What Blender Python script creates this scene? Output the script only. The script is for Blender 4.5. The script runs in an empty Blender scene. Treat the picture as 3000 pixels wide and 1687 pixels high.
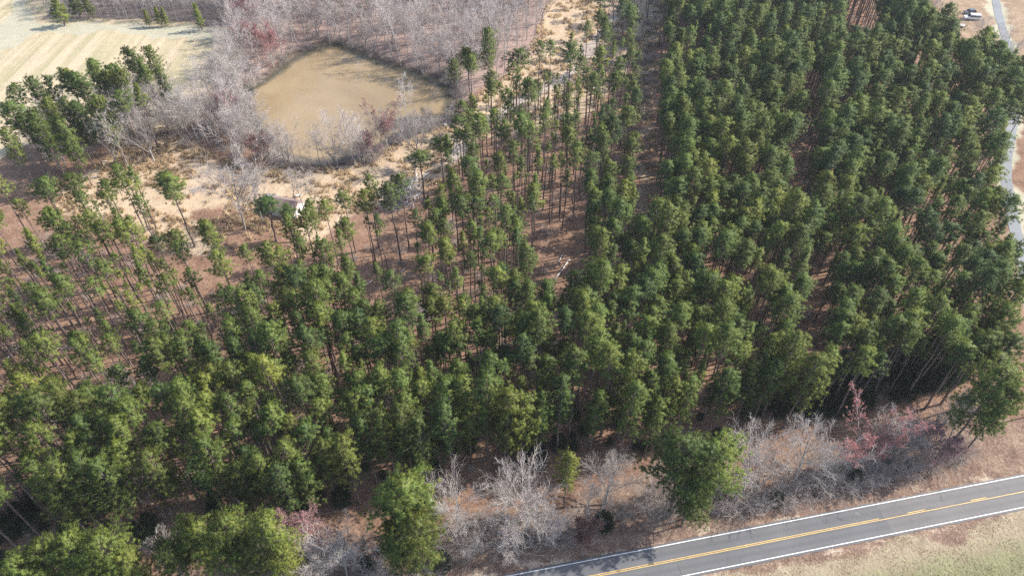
import bpy, bmesh, math, random
import numpy as np

# ------------------------------------------------------------------ camera, sky, sun
sc = bpy.context.scene
COL = sc.collection
FPX, CAMH, PITCH = 2080.0, 118.0, math.radians(45)

cam_d = bpy.data.cameras.new("camera")
cam = bpy.data.objects.new("camera", cam_d)
COL.objects.link(cam)
cam.location = (0, 0, CAMH)
cam.rotation_euler = (math.radians(90) - PITCH, 0, 0)
cam_d.sensor_fit = 'HORIZONTAL'
cam_d.sensor_width = 36.0
cam_d.lens = 36.0 * FPX / 3000.0
cam_d.clip_start, cam_d.clip_end = 1.0, 20000.0
sc.camera = cam

SUN_EL, SUN_AZ = math.radians(41), math.radians(15)       # SUN_AZ measured from +x towards +y
world = bpy.data.worlds.new("World")
sc.world = world
world.use_nodes = True
wn = world.node_tree
sky = wn.nodes.new("ShaderNodeTexSky")
sky.sky_type = 'NISHITA'
sky.sun_disc = False
sky.sun_elevation = SUN_EL
sky.sun_rotation = math.radians(90) - SUN_AZ
sky.air_density, sky.dust_density = 1.0, 1.6
bg = wn.nodes["Background"]
bg.inputs[1].default_value = 0.15
wn.links.new(sky.outputs[0], bg.inputs[0])

sun_d = bpy.data.lights.new("sun", 'SUN')
sun_d.energy = 3.9
sun_d.angle = math.radians(0.6)
sun_d.color = (1.0, 0.945, 0.86)
sun = bpy.data.objects.new("sun", sun_d)
COL.objects.link(sun)
sun.location = (150, 60, 200)
sun.rotation_euler = (math.radians(90) - SUN_EL, 0, SUN_AZ + math.radians(90))

vs = sc.view_settings
vs.view_transform, vs.look = 'Standard', 'None'
vs.gamma = 1.0
vs.exposure = 0.97
vs.use_curve_mapping = False
sc.render.engine = 'CYCLES'
sc.cycles.use_denoising = False
sc.cycles.max_bounces = 6
sc.cycles.diffuse_bounces = 3
sc.cycles.glossy_bounces = 2
sc.cycles.transmission_bounces = 2
sc.cycles.volume_bounces = 0
sc.cycles.transparent_max_bounces = 4

# ------------------------------------------------------------------ helpers
rnd = random.Random(7)
V3 = np.array


def P(px, py, z=0.0):
    """point of the place at height z that the photograph shows at (px, py) of its 3000 x 1687 pixels"""
    u, v = (px - 1500) / FPX, (843.5 - py) / FPX
    d = V3([u, math.cos(PITCH) + v * math.sin(PITCH), -math.sin(PITCH) + v * math.cos(PITCH)])
    return V3([0, 0, CAMH]) + d * ((z - CAMH) / d[2])


def D(dx, dy, z=0.0):
    k = 3000 / 2576.0
    return P(dx * k, dy * k, z)


def to_px(q):
    q = np.atleast_2d(q)
    r = q - V3([0, 0, CAMH])
    dep = r[:, 1] * math.cos(PITCH) - r[:, 2] * math.sin(PITCH)
    up = r[:, 1] * math.sin(PITCH) + r[:, 2] * math.cos(PITCH)
    dep = np.where(dep < 1, 1, dep)
    return np.stack([1500 + FPX * r[:, 0] / dep, 843.5 - FPX * up / dep], 1)


def poly(pts, k=None):
    f = D if k == 'd' else P
    return np.array([f(a, b)[:2] for a, b in pts])


def sdist(poly_, q):
    """signed distance (positive inside) of points q to a polygon"""
    q = np.asarray(q, float)
    x, y = q[:, 0], q[:, 1]
    best = np.full(len(q), 1e18)
    ins = np.zeros(len(q), bool)
    n = len(poly_)
    for i in range(n):
        a, b = poly_[i], poly_[(i + 1) % n]
        e = b - a
        t = np.clip(((x - a[0]) * e[0] + (y - a[1]) * e[1]) / (e @ e + 1e-9), 0, 1)
        best = np.minimum(best, (x - a[0] - t * e[0]) ** 2 + (y - a[1] - t * e[1]) ** 2)
        c = (a[1] > y) != (b[1] > y)
        with np.errstate(divide='ignore', invalid='ignore'):
            xi = (b[0] - a[0]) * (y - a[1]) / (b[1] - a[1]) + a[0]
        ins ^= c & (x < xi)
    d = np.sqrt(best)
    return np.where(ins, d, -d)


def ldist(line, q):
    q = np.asarray(q, float)
    best = np.full(len(q), 1e18)
    for a, b in zip(line, line[1:]):
        e = b - a
        t = np.clip(((q - a) @ e) / (e @ e), 0, 1)
        best = np.minimum(best, ((q - a - t[:, None] * e) ** 2).sum(1))
    return np.sqrt(best)


def sstep(a, b, x):
    t = np.clip((x - a) / (b - a), 0, 1)
    return t * t * (3 - 2 * t)


_ng = np.random.default_rng(3)
_perm = _ng.random((256, 256))


def vnoise(q, s, seed=0):
    """cheap value noise 0..1"""
    x, y = q[:, 0] / s + seed * 17.3, q[:, 1] / s + seed * 9.1
    xi, yi = np.floor(x).astype(int), np.floor(y).astype(int)
    fx, fy = x - xi, y - yi
    fx, fy = fx * fx * (3 - 2 * fx), fy * fy * (3 - 2 * fy)
    g = lambda a, b: _perm[a % 256, b % 256]
    return (g(xi, yi) * (1 - fx) + g(xi + 1, yi) * fx) * (1 - fy) + (g(xi, yi + 1) * (1 - fx) + g(xi + 1, yi + 1) * fx) * fy


def mesh_np(name, verts, faces=None, mats=(), smooth=False, tris=None, quads=None, midx=None):
    """mesh from numpy arrays; tris (n,3) and / or quads (m,4)"""
    me = bpy.data.meshes.new(name)
    if faces is not None:
        me.from_pydata([tuple(v) for v in verts], [], faces)
    else:
        parts, tot = [], []
        if tris is not None and len(tris):
            parts.append(np.asarray(tris).ravel()); tot.append(np.full(len(tris), 3))
        if quads is not None and len(quads):
            parts.append(np.asarray(quads).ravel()); tot.append(np.full(len(quads), 4))
        li, lt = np.concatenate(parts), np.concatenate(tot)
        me.vertices.add(len(verts)); me.loops.add(len(li)); me.polygons.add(len(lt))
        me.vertices.foreach_set("co", np.asarray(verts, np.float32).ravel())
        me.loops.foreach_set("vertex_index", li.astype(np.int32))
        me.polygons.foreach_set("loop_start", np.concatenate([[0], np.cumsum(lt)[:-1]]).astype(np.int32))
        me.update(calc_edges=True)
    for m in mats:
        me.materials.append(m)
    if midx is not None:
        me.polygons.foreach_set("material_index", np.asarray(midx, np.int32))
    if smooth:
        me.polygons.foreach_set("use_smooth", np.ones(len(me.polygons), bool))
    me.validate()
    return me


def obj(name, me, parent=None, loc=None):
    o = bpy.data.objects.new(name, me)
    COL.objects.link(o)
    if parent is not None:
        o.parent = parent
    if loc is not None:
        o.location = loc
    return o


def tag(o, label=None, cat=None, group=None, kind=None):
    for k, v in (("label", label), ("category", cat), ("group", group), ("kind", kind)):
        if v:
            o[k] = v
    return o


def thing(name, label, cat, loc=(0, 0, 0), rz=0.0, group=None):
    o = bpy.data.objects.new(name, None)
    COL.objects.link(o)
    o.empty_display_size = 0.5
    o.location = loc
    o.rotation_euler = (0, 0, rz)
    return tag(o, label, cat, group)


# ------------------------------------------------------------------ materials
def mat(name):
    m = bpy.data.materials.new(name)
    m.use_nodes = True
    nt = m.node_tree
    b = nt.nodes["Principled BSDF"]
    return m, nt, b


def N(nt, typ, **kw):
    n = nt.nodes.new(typ)
    for k, v in kw.items():
        if k.startswith("i_"):
            n.inputs[int(k[2:]) if k[2:].isdigit() else k[2:]].default_value = v
        else:
            setattr(n, k, v)
    return n


def noise(nt, scale, detail=4, rough=0.6, vec=None, dist=0.0):
    n = N(nt, "ShaderNodeTexNoise")
    n.inputs["Scale"].default_value = scale
    n.inputs["Detail"].default_value = detail
    n.inputs["Roughness"].default_value = rough
    n.inputs["Distortion"].default_value = dist
    if vec is not None:
        nt.links.new(vec, n.inputs["Vector"])
    return n.outputs["Fac"]


def ramp(nt, fac, stops):
    r = N(nt, "ShaderNodeValToRGB")
    e = r.color_ramp.elements
    while len(e) < len(stops):
        e.new(0.5)
    for i, (p_, c) in enumerate(stops):
        e[i].position = p_
        e[i].color = (*c, 1) if len(c) == 3 else c
    nt.links.new(fac, r.inputs[0])
    return r.outputs[0]


def math_n(nt, op, a, b=None, clamp=False):
    m = N(nt, "ShaderNodeMath", operation=op, use_clamp=clamp)
    for i, v in ((0, a), (1, b)):
        if v is None:
            continue
        if isinstance(v, (int, float)):
            m.inputs[i].default_value = v
        else:
            nt.links.new(v, m.inputs[i])
    return m.outputs[0]


def mixc(nt, fac, a, b, mode='MIX'):
    m = N(nt, "ShaderNodeMix", data_type='RGBA', blend_type=mode)
    for s, v in ((m.inputs[0], fac), (m.inputs[6], a), (m.inputs[7], b)):
        if isinstance(v, (int, float)):
            s.default_value = v
        elif isinstance(v, tuple):
            s.default_value = (*v, 1) if len(v) == 3 else v
        else:
            nt.links.new(v, s)
    return m.outputs[2]


def simple(name, col, rough=0.8, var=0.25, scale=3.0, metal=0.0, spec=None):
    m, nt, b = mat(name)
    tc = N(nt, "ShaderNodeTexCoord")
    f = noise(nt, scale, 4, 0.6, tc.outputs["Object"])
    c = ramp(nt, f, [(0.3, tuple(x * (1 - var) for x in col)), (0.7, tuple(min(1, x * (1 + var)) for x in col))])
    nt.links.new(c, b.inputs["Base Color"])
    b.inputs["Roughness"].default_value = rough
    b.inputs["Metallic"].default_value = metal
    if spec is not None:
        b.inputs["Specular IOR Level"].default_value = spec
    return m


def leaf_mat(name, stops, trans=0.25, rough=0.55, var_amt=0.5, val=(0.74, 1.26)):
    """foliage: tint carried by each tree (custom property or instance attribute), variation per tuft"""
    m, nt, b = mat(name)
    a = N(nt, "ShaderNodeAttribute", attribute_type='INSTANCER', attribute_name="tint")
    v = N(nt, "ShaderNodeAttribute", attribute_type='GEOMETRY', attribute_name="var")
    oi = N(nt, "ShaderNodeObjectInfo")
    t = math_n(nt, 'ADD', a.outputs["Fac"], math_n(nt, 'MULTIPLY', math_n(nt, 'SUBTRACT', v.outputs["Fac"], 0.5), var_amt), clamp=True)
    c = ramp(nt, t, stops)
    k = math_n(nt, 'ADD', math_n(nt, 'MULTIPLY', oi.outputs["Random"], val[1] - val[0]), val[0])
    hs = N(nt, "ShaderNodeHueSaturation")
    nt.links.new(c, hs.inputs["Color"])
    nt.links.new(k, hs.inputs["Value"])
    c = hs.outputs[0]
    nt.links.new(c, b.inputs["Base Color"])
    b.inputs["Roughness"].default_value = rough
    b.inputs["Specular IOR Level"].default_value = 0.35
    tr = N(nt, "ShaderNodeBsdfTranslucent")
    nt.links.new(c, tr.inputs["Color"])
    mx = N(nt, "ShaderNodeMixShader")
    mx.inputs[0].default_value = trans
    nt.links.new(b.outputs[0], mx.inputs[1])
    nt.links.new(tr.outputs[0], mx.inputs[2])
    nt.links.new(mx.outputs[0], nt.nodes["Material Output"].inputs["Surface"])
    return m


M_NEEDLE = leaf_mat("pine_needles", [(0.0, (0.056, 0.106, 0.032)), (0.35, (0.104, 0.160, 0.034)), (0.65, (0.155, 0.205, 0.040)), (1.0, (0.230, 0.250, 0.045))], 0.22, 0.5)
M_BUD = leaf_mat("red_buds", [(0.0, (0.40, 0.27, 0.27)), (0.5, (0.44, 0.22, 0.21)), (1.0, (0.46, 0.20, 0.17))], 0.3, 0.7, 0.3)
M_EVER = leaf_mat("evergreen_leaves", [(0.0, (0.014, 0.030, 0.014)), (0.5, (0.03, 0.06, 0.02)), (1.0, (0.09, 0.12, 0.02))], 0.15)
M_DEADLEAF = leaf_mat("dead_leaves", [(0.0, (0.22, 0.10, 0.07)), (1.0, (0.36, 0.20, 0.13))], 0.3)


def bark_mat(name, c0, c1, scale):
    m, nt, b = mat(name)
    tc = N(nt, "ShaderNodeTexCoord")
    mp = N(nt, "ShaderNodeMapping")
    mp.inputs["Scale"].default_value = (1, 1, 0.25)
    nt.links.new(tc.outputs["Object"], mp.inputs[0])
    f = noise(nt, scale, 5, 0.65, mp.outputs[0])
    oi = N(nt, "ShaderNodeObjectInfo")
    hs = N(nt, "ShaderNodeHueSaturation")
    nt.links.new(ramp(nt, f, [(0.3, c0), (0.7, c1)]), hs.inputs["Color"])
    nt.links.new(math_n(nt, 'ADD', math_n(nt, 'MULTIPLY', oi.outputs["Random"], 0.5), 0.75), hs.inputs["Value"])
    nt.links.new(hs.outputs[0], b.inputs["Base Color"])
    b.inputs["Roughness"].default_value = 0.9
    b.inputs["Specular IOR Level"].default_value = 0.2
    return m


M_PBARK = bark_mat("pine_bark", (0.10, 0.075, 0.065), (0.27, 0.21, 0.19), 4.0)
M_GBARK = bark_mat("grey_bark", (0.23, 0.205, 0.19), (0.52, 0.48, 0.45), 3.0)
M_TWIG = bark_mat("grey_twigs", (0.36, 0.315, 0.29), (0.56, 0.50, 0.465), 1.0)
M_STWIG = bark_mat("shrub_twigs", (0.31, 0.26, 0.23), (0.50, 0.43, 0.39), 1.0)
M_MTWIG = bark_mat("maple_twigs", (0.28, 0.19, 0.19), (0.44, 0.33, 0.33), 1.0)
M_DBARK = bark_mat("dark_bark", (0.07, 0.055, 0.05), (0.17, 0.14, 0.13), 4.0)
M_WOOD = simple("bleached_wood", (0.62, 0.56, 0.51), 0.8, 0.2, 2.0)
M_BROWNWOOD = simple("weathered_wood", (0.33, 0.27, 0.24), 0.85, 0.3, 2.0)

# ------------------------------------------------------------------ layout of the place (traced on the ground)
ROAD_A, ROAD_B = P(1486, 1687)[:2], P(3000, 1392)[:2]           # upper white line
ROAD_DIR = (ROAD_B - ROAD_A) / np.linalg.norm(ROAD_B - ROAD_A)
ROAD_N = V3([-ROAD_DIR[1], ROAD_DIR[0]])                          # towards the pines
ROAD_W = 5.62                                                     # white line to white line


def road_uv(q):
    q = np.atleast_2d(q)[:, :2] - ROAD_A
    return q @ ROAD_DIR, q @ ROAD_N                               # along, across (0 = upper line, -ROAD_W = lower line)


def road_pt(u, v, z=0.0):
    q = ROAD_A + ROAD_DIR * u + ROAD_N * v
    return V3([q[0], q[1], z])


POND = poly([(625, 215), (690, 175), (735, 140), (800, 108), (850, 106), (900, 126), (960, 150), (1050, 180), (1100, 197), (1128, 218), (1135, 250),
             (1126, 288), (1085, 306), (1040, 316), (1000, 334), (965, 362), (920, 385), (850, 398), (780, 402), (730, 392), (690, 375), (662, 345),
             (640, 310), (618, 275), (612, 240)], 'd')
CLEAR = poly([(230, 440), (330, 330), (420, 330), (520, 385), (600, 425), (700, 425), (780, 418), (860, 412), (930, 395), (990, 350), (1060, 328), (1130, 308), (1180, 290),
              (1260, 262), (1230, 330), (1180, 400), (1130, 440), (1070, 475), (1000, 510), (900, 530), (850, 560), (790, 600), (760, 650), (720, 660), (640, 640),
              (560, 640), (440, 620), (330, 590), (220, 560), (140, 520), (160, 480)], 'd')
BROWNPATCH = poly([(470, 520), (560, 520), (650, 525), (720, 540), (760, 600), (740, 680), (640, 660), (540, 610), (470, 570)], 'd')
NCLEAR = poly([(1190, 300), (1200, 250), (1290, 190), (1340, 130), (1390, -40), (1720, -40), (1650, 90), (1580, 190), (1480, 290), (1350, 330), (1250, 350)], 'd')
CORRIDOR = poly([(1605, 60), (1655, 60), (1640, 300), (1632, 560), (1625, 700), (1570, 720), (1585, 520), (1600, 300)], 'd')
CORR2 = poly([(1990, 300), (2014, 310), (2004, 420), (1990, 640), (1955, 640), (1976, 420)], 'd')
CORR3 = poly([(2095, 95), (2165, 105), (2150, 225), (2085, 225)], 'd')
CORR4 = poly([(1995, 760), (2030, 760), (2005, 1030), (1960, 1030)], 'd')
GAPC = poly([(1362, 590), (1440, 590), (1436, 860), (1350, 870)], 'd')
GAPD = poly([(905, 700), (1010, 690), (1110, 820), (1060, 900), (1000, 900), (930, 780)], 'd')
FIELD = poly([(-900, -160), (300, -160), (118, 46), (300, 52), (460, 58), (575, 64), (610, 130), (575, 215), (450, 330), (330, 330), (150, 330), (-60, 420), (-900, 420)], 'd')
FIELD_EDGE = poly([(140, -60), (60, 20), (118, 60), (300, 66), (560, 66), (590, 100), (400, 95), (280, 85), (110, 76), (60, 95), (-60, 175), (-150, 190), (-150, 150), (20, 60), (60, -60)], 'd')
NWOOD = poly([(575, -60), (1400, -60), (1340, 130), (1290, 190), (1170, 240), (1130, 210), (1050, 175), (900, 122), (800, 100), (720, 140), (620, 215), (560, 240), (600, 130)], 'd')
GREYWOOD = poly([(40, -230), (620, -230), (600, 62), (300, 50), (118, 44)], 'd')
YARD = poly([(2300, -120), (2900, -120), (2900, 80), (2620, 150), (2500, 150), (2390, 90), (2340, 40)], 'd')
LANE = [D(2440, -420)[:2], D(2495, -60)[:2], D(2512, 40)[:2], D(2535, 110)[:2], D(2562, 220)[:2], D(2545, 330)[:2], D(2525, 420)[:2], D(2545, 540)[:2],
        D(2568, 640)[:2], D(2600, 760)[:2], D(2660, 900)[:2], D(2760, 1080)[:2]]
TRACK = [D(1135, 405)[:2], D(1160, 362)[:2], D(1206, 320)[:2], D(1290, 265)[:2], D(1410, 205)[:2], D(1447, 175)[:2], D(1480, 127)[:2], D(1514, 85)[:2],
         D(1546, 40)[:2], D(1580, -5)[:2], D(1640, -90)[:2]]
FOREST = poly([(-260, 1470), (-100, 1430), (360, 1362), (585, 1334), (747, 1316), (1005, 1225), (1245, 1186), (1590, 1152), (1770, 1112), (1984, 1066), (2310, 1003), (2410, 965), (2445, 890),
               (2418, 720), (2415, 600), (2420, 480), (2485, 430), (2500, 330), (2470, 280), (2390, 255), (2320, 215), (2250, 150), (2215, 40), (2205, -160), (1640, -160), (1560, -40), (1490, 110),
               (1405, 215), (1270, 285), (1200, 310), (1168, 410), (1130, 500), (1095, 590), (1040, 625), (960, 630), (880, 620), (815, 655), (780, 705), (700, 745), (640, 750), (560, 750), (500, 735), (460, 690), (440, 630), (330, 620), (220, 625), (130, 600), (50, 620), (-60, 640), (-400, 640)], 'd')
SPARSE = poly([(-400, 440), (480, 540), (760, 640), (800, 800), (640, 960), (420, 1060), (150, 1120), (-400, 1180)], 'd')
SPARSE2 = poly([(850, 480), (1150, 400), (1450, 420), (1480, 640), (1450, 820), (1150, 900), (900, 850), (800, 620)], 'd')
SPARSE3 = poly([(1120, 420), (1330, 230), (1480, 60), (1640, -100), (1720, -100), (1640, 220), (1620, 520), (1400, 460)], 'd')
DENSE = poly([(1750, -160), (2480, -160), (2500, 700), (2420, 960), (1900, 1080), (1200, 1190), (500, 1330), (-300, 1480), (-300, 1180), (420, 1080), (800, 960), (1300, 860), (1640, 780), (1700, 500), (1730, 200)], 'd')
VERGE_W = 9.0

# ------------------------------------------------------------------ ground
gx = np.concatenate([[-9000, -3000, -1200, -600, -420, -340], np.arange(-290, 291, 2.0), [340, 420, 600, 1200, 3000, 9000]])
gy = np.concatenate([[-3000, -800, -200, -40, 0, 20], np.arange(36, 420, 2.0), [430, 450, 480, 520, 600, 800, 1200, 3000, 9000]])
GX, GY = np.meshgrid(gx, gy)
gq = np.stack([GX.ravel(), GY.ravel()], 1)
wob = np.stack([vnoise(gq, 9, 1) - .5, vnoise(gq, 9, 2) - .5], 1) * 5 + np.stack([vnoise(gq, 3.5, 3) - .5, vnoise(gq, 3.5, 4) - .5], 1) * 2.5
gw = gq + wob
sdp = sdist(POND, gq)


def ground_z(q, sd=None):
    q = np.atleast_2d(q)[:, :2]
    sd = sdist(POND, q) if sd is None else sd
    z = (vnoise(q, 14, 5) - .5) * 0.7 + (vnoise(q, 5, 6) - .5) * 0.3
    z = z * (1 - sstep(-12, 0, sd))
    z = z - 1.0 * sstep(-9, -0.5, sd) - 2.2 * sstep(-1.2, 2.5, sd)
    ru, rv = road_uv(q)
    near = 1 - sstep(1.5, 9, np.abs(rv + ROAD_W / 2) - ROAD_W / 2)
    z = z * (1 - near) - 0.07 * near
    ditch = np.exp(-((rv - 6.2) / 1.6) ** 2) * 0.5
    z = z - ditch
    dl = ldist(LANE, q)
    nl = 1 - sstep(2.2, 5, dl)
    return z * (1 - nl) - 0.06 * nl


gz = ground_z(gq, sdp)
zc = {}
zc['grass'] = np.maximum(sstep(-3, 3, sdist(CLEAR, gw)), np.maximum(0.85 * sstep(-3, 3, sdist(NCLEAR, gw)), 0.5 * sstep(-2.5, 2, sdist(CORRIDOR, gw))))
bp = sstep(-3, 3, sdist(BROWNPATCH, gw)) * 0.8
zc['grass'] = zc['grass'] * (1 - bp)
ru, rv = road_uv(gw)
zc['field'] = np.maximum(sstep(-2, 2, sdist(FIELD, gw)), sstep(-4, 4, sdist(YARD, gw)) * 0.45)
zc['edge'] = np.maximum(sstep(-2.0, 2.0, sdist(FIELD_EDGE, gw)), 0.0)
zc['track'] = np.maximum(1 - sstep(0.8, 3.4, ldist(TRACK, gq) + (vnoise(gq, 4, 8) - .5) * 3.0), 0)
zc['verge'] = (1 - sstep(10, 15, rv)) * sstep(-60, -55, rv)
zc['south'] = 1 - sstep(-ROAD_W - 3.0, -ROAD_W + 0.5, rv)
zc['mud'] = sstep(-5.5, -0.5, sdp) * 1.0
zc['wood'] = sstep(-4, 4, sdist(NWOOD, gw))
zc['grey'] = sstep(-3, 3, sdist(GREYWOOD, gw))
lan = ldist(LANE, gw)
zc['lane'] = 0.75 * (1 - sstep(1.5, 5, lan)) * (gw[:, 1] > 90)
zc['shoulder'] = np.exp(-((road_uv(gq)[1] - 0.75 + (vnoise(gq, 6, 11) - .5) * 1.4) / 0.55) ** 2) * (0.35 + 0.65 * vnoise(gq, 7, 12)) + np.exp(-((road_uv(gq)[1] + ROAD_W + 1.0) / 0.6) ** 2) * .5
nx, ny = len(gx), len(gy)
ii = np.arange(nx * ny).reshape(ny, nx)
gquads = np.stack([ii[:-1, :-1].ravel(), ii[:-1, 1:].ravel(), ii[1:, 1:].ravel(), ii[1:, :-1].ravel()], 1)
gme = mesh_np("ground", np.column_stack([gq, gz]), quads=gquads, smooth=True)
for k, names in (("zone_a", ('grass', 'field', 'edge')), ("zone_b", ('track', 'verge', 'south')), ("zone_c", ('mud', 'wood', 'grey')), ("zone_d", ('lane', 'shoulder', None))):
    at = gme.attributes.new(k, 'FLOAT_VECTOR', 'POINT')
    at.data.foreach_set("vector", np.stack([np.clip(zc[n], 0, 1) if n else np.zeros(len(gq)) for n in names], 1).astype(np.float32).ravel())

M_GROUND, nt, b = mat("ground_cover")
geo = N(nt, "ShaderNodeNewGeometry").outputs["Position"]
za, zb, zcx, zd = [N(nt, "ShaderNodeSeparateXYZ") for _ in range(4)]
for k, s in (("zone_a", za), ("zone_b", zb), ("zone_c", zcx), ("zone_d", zd)):
    nt.links.new(N(nt, "ShaderNodeAttribute", attribute_name=k).outputs["Vector"], s.inputs[0])
n_big = noise(nt, 0.045, 4, 0.6, geo)
n_mid = noise(nt, 0.28, 5, 0.65, geo)
n_fine = noise(nt, 1.7, 5, 0.7, geo)
n_tiny = noise(nt, 5.0, 4, 0.75, geo)


def sharp(sock, amt=0.55):
    """zone weight made ragged by the finer noises"""
    a = math_n(nt, 'ADD', sock, math_n(nt, 'MULTIPLY', math_n(nt, 'SUBTRACT', math_n(nt, 'ADD', n_mid, n_fine), 1.0), amt))
    mr = N(nt, "ShaderNodeMapRange", interpolation_type='SMOOTHSTEP')
    nt.links.new(a, mr.inputs[0])
    mr.inputs[1].default_value, mr.inputs[2].default_value = 0.3, 0.7
    return mr.outputs[0]


tex = math_n(nt, 'ADD', math_n(nt, 'MULTIPLY', n_mid, 0.34), math_n(nt, 'ADD', math_n(nt, 'MULTIPLY', n_fine, 0.34), math_n(nt, 'MULTIPLY', n_tiny, 0.32)))
straw = ramp(nt, tex, [(0.38, (0.085, 0.044, 0.030)), (0.5, (0.220, 0.126, 0.082)), (0.61, (0.38, 0.25, 0.165))])
straw = mixc(nt, math_n(nt, 'MULTIPLY', n_big, 0.4), straw, (0.28, 0.185, 0.135))
grass = ramp(nt, tex, [(0.35, (0.26, 0.165, 0.105)), (0.47, (0.44, 0.325, 0.215)), (0.62, (0.57, 0.455, 0.315))])
field0 = ramp(nt, tex, [(0.36, (0.42, 0.325, 0.21)), (0.6, (0.56, 0.455, 0.315))])
# mown rows of the field run away from the camera
sx = N(nt, "ShaderNodeSeparateXYZ")
nt.links.new(geo, sx.inputs[0])
cmb = N(nt, "ShaderNodeCombineXYZ")
nt.links.new(math_n(nt, 'MULTIPLY', sx.outputs[0], 0.33), cmb.inputs[0])
nt.links.new(math_n(nt, 'MULTIPLY', sx.outputs[1], 0.012), cmb.inputs[1])
rows = noise(nt, 1.0, 3, 0.55, cmb.outputs[0])
field = mixc(nt, ramp(nt, rows, [(0.40, (0, 0, 0)), (0.6, (1, 1, 1))]), field0, mixc(nt, n_mid, (0.30, 0.275, 0.155), (0.43, 0.365, 0.23)))
edge = ramp(nt, tex, [(0.3, (0.30, 0.29, 0.19)), (0.65, (0.47, 0.43, 0.33))])
track = ramp(nt, tex, [(0.35, (0.25, 0.17, 0.125)), (0.5, (0.38, 0.315, 0.265)), (0.64, (0.56, 0.50, 0.445))])
verge = ramp(nt, tex, [(0.38, (0.095, 0.058, 0.045)), (0.5, (0.215, 0.142, 0.105)), (0.62, (0.37, 0.275, 0.195))])
southg = ramp(nt, tex, [(0.38, (0.20, 0.15, 0.10)), (0.60, (0.43, 0.355, 0.25))])
green = ramp(nt, tex, [(0.36, (0.105, 0.118, 0.052)), (0.62, (0.26, 0.255, 0.135))])
# greener grass farther from the southern road edge
dots = N(nt, "ShaderNodeVectorMath", operation='DOT_PRODUCT')
nt.links.new(geo, dots.inputs[0])
dots.inputs[1].default_value = (ROAD_N[0], ROAD_N[1], 0)
off = float(ROAD_A @ ROAD_N)
dist_s = math_n(nt, 'SUBTRACT', off - ROAD_W, dots.outputs["Value"])
gfac = N(nt, "ShaderNodeMapRange", interpolation_type='SMOOTHSTEP')
nt.links.new(math_n(nt, 'ADD', dist_s, math_n(nt, 'MULTIPLY', math_n(nt, 'SUBTRACT', math_n(nt, 'ADD', n_mid, n_fine), 1.0), 9.0)), gfac.inputs[0])
gfac.inputs[1].default_value, gfac.inputs[2].default_value = 3.2, 8.5
southg = mixc(nt, math_n(nt, 'MULTIPLY', gfac.outputs[0], 0.85), southg, green)
mud = ramp(nt, tex, [(0.3, (0.05, 0.04, 0.03)), (0.65, (0.17, 0.125, 0.095))])
woodfl = ramp(nt, tex, [(0.33, (0.20, 0.135, 0.115)), (0.5, (0.31, 0.22, 0.185)), (0.66, (0.43, 0.32, 0.25))])
greyfl = ramp(nt, tex, [(0.3, (0.10, 0.08, 0.07)), (0.65, (0.22, 0.18, 0.16))])
should = ramp(nt, tex, [(0.3, (0.30, 0.22, 0.16)), (0.65, (0.52, 0.43, 0.33))])
c = straw
for s, col, amt in ((zcx.outputs[1], woodfl, 0.5), (zcx.outputs[2], greyfl, 0.4), (za.outputs[0], grass, 0.6), (za.outputs[1], field, 0.15), (za.outputs[2], edge, 0.35),
                    (zb.outputs[0], track, 0.5), (zb.outputs[1], verge, 0.5), (zd.outputs[0], edge, 0.4), (zb.outputs[2], southg, 0.3), (zd.outputs[1], should, 1.1), (zcx.outputs[0], mud, 0.5)):
    c = mixc(nt, sharp(s, amt), c, col)
nt.links.new(c, b.inputs["Base Color"])
b.inputs["Roughness"].default_value = 0.95
b.inputs["Specular IOR Level"].default_value = 0.15
bmp = N(nt, "ShaderNodeBump")
bmp.inputs["Strength"].default_value = 0.9
bmp.inputs["Distance"].default_value = 0.35
nt.links.new(math_n(nt, 'ADD', math_n(nt, 'MULTIPLY', n_mid, 0.6), math_n(nt, 'MULTIPLY', n_fine, 0.8)), bmp.inputs["Height"])
nt.links.new(bmp.outputs[0], b.inputs["Normal"])
gme.materials.append(M_GROUND)
tag(obj("ground", gme), "woodland floor of red-brown pine straw with dry grass clearings and a mown field", "ground", kind='structure')

# ------------------------------------------------------------------ pond
M_WATER, nt, b = mat("muddy_water")
geo = N(nt, "ShaderNodeNewGeometry").outputs["Position"]
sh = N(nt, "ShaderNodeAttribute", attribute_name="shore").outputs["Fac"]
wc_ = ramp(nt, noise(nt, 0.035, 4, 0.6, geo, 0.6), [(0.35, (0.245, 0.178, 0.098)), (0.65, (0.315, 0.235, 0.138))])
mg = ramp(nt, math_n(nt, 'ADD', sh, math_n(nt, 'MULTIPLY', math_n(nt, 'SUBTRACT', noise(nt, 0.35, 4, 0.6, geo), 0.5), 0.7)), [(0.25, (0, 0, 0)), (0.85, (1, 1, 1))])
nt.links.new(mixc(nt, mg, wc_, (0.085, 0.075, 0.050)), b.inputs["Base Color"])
b.inputs["Roughness"].default_value = 0.02
b.inputs["IOR"].default_value = 1.33
bmp = N(nt, "ShaderNodeBump")
bmp.inputs["Strength"].default_value = 0.05
bmp.inputs["Distance"].default_value = 0.05
mp = N(nt, "ShaderNodeMapping")
mp.inputs["Scale"].default_value = (0.5, 1.4, 1)
nt.links.new(geo, mp.inputs[0])
nt.links.new(noise(nt, 0.9, 2, 0.5, mp.outputs[0]), bmp.inputs["Height"])
nt.links.new(bmp.outputs[0], b.inputs["Normal"])
pc = POND.mean(0)
fine = np.concatenate([POND[i] + (POND[(i + 1) % len(POND)] - POND[i]) * np.linspace(0, 1, 6, endpoint=False)[:, None] for i in range(len(POND))])
nr_, rings = len(fine), [0.15, 0.4, 0.6, 0.72, 0.8, 0.86, 0.9, 0.94, 0.97, 1.0, 1.06]
wv = np.concatenate([pc[None]] + [pc + (fine - pc) * k for k in rings])
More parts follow.
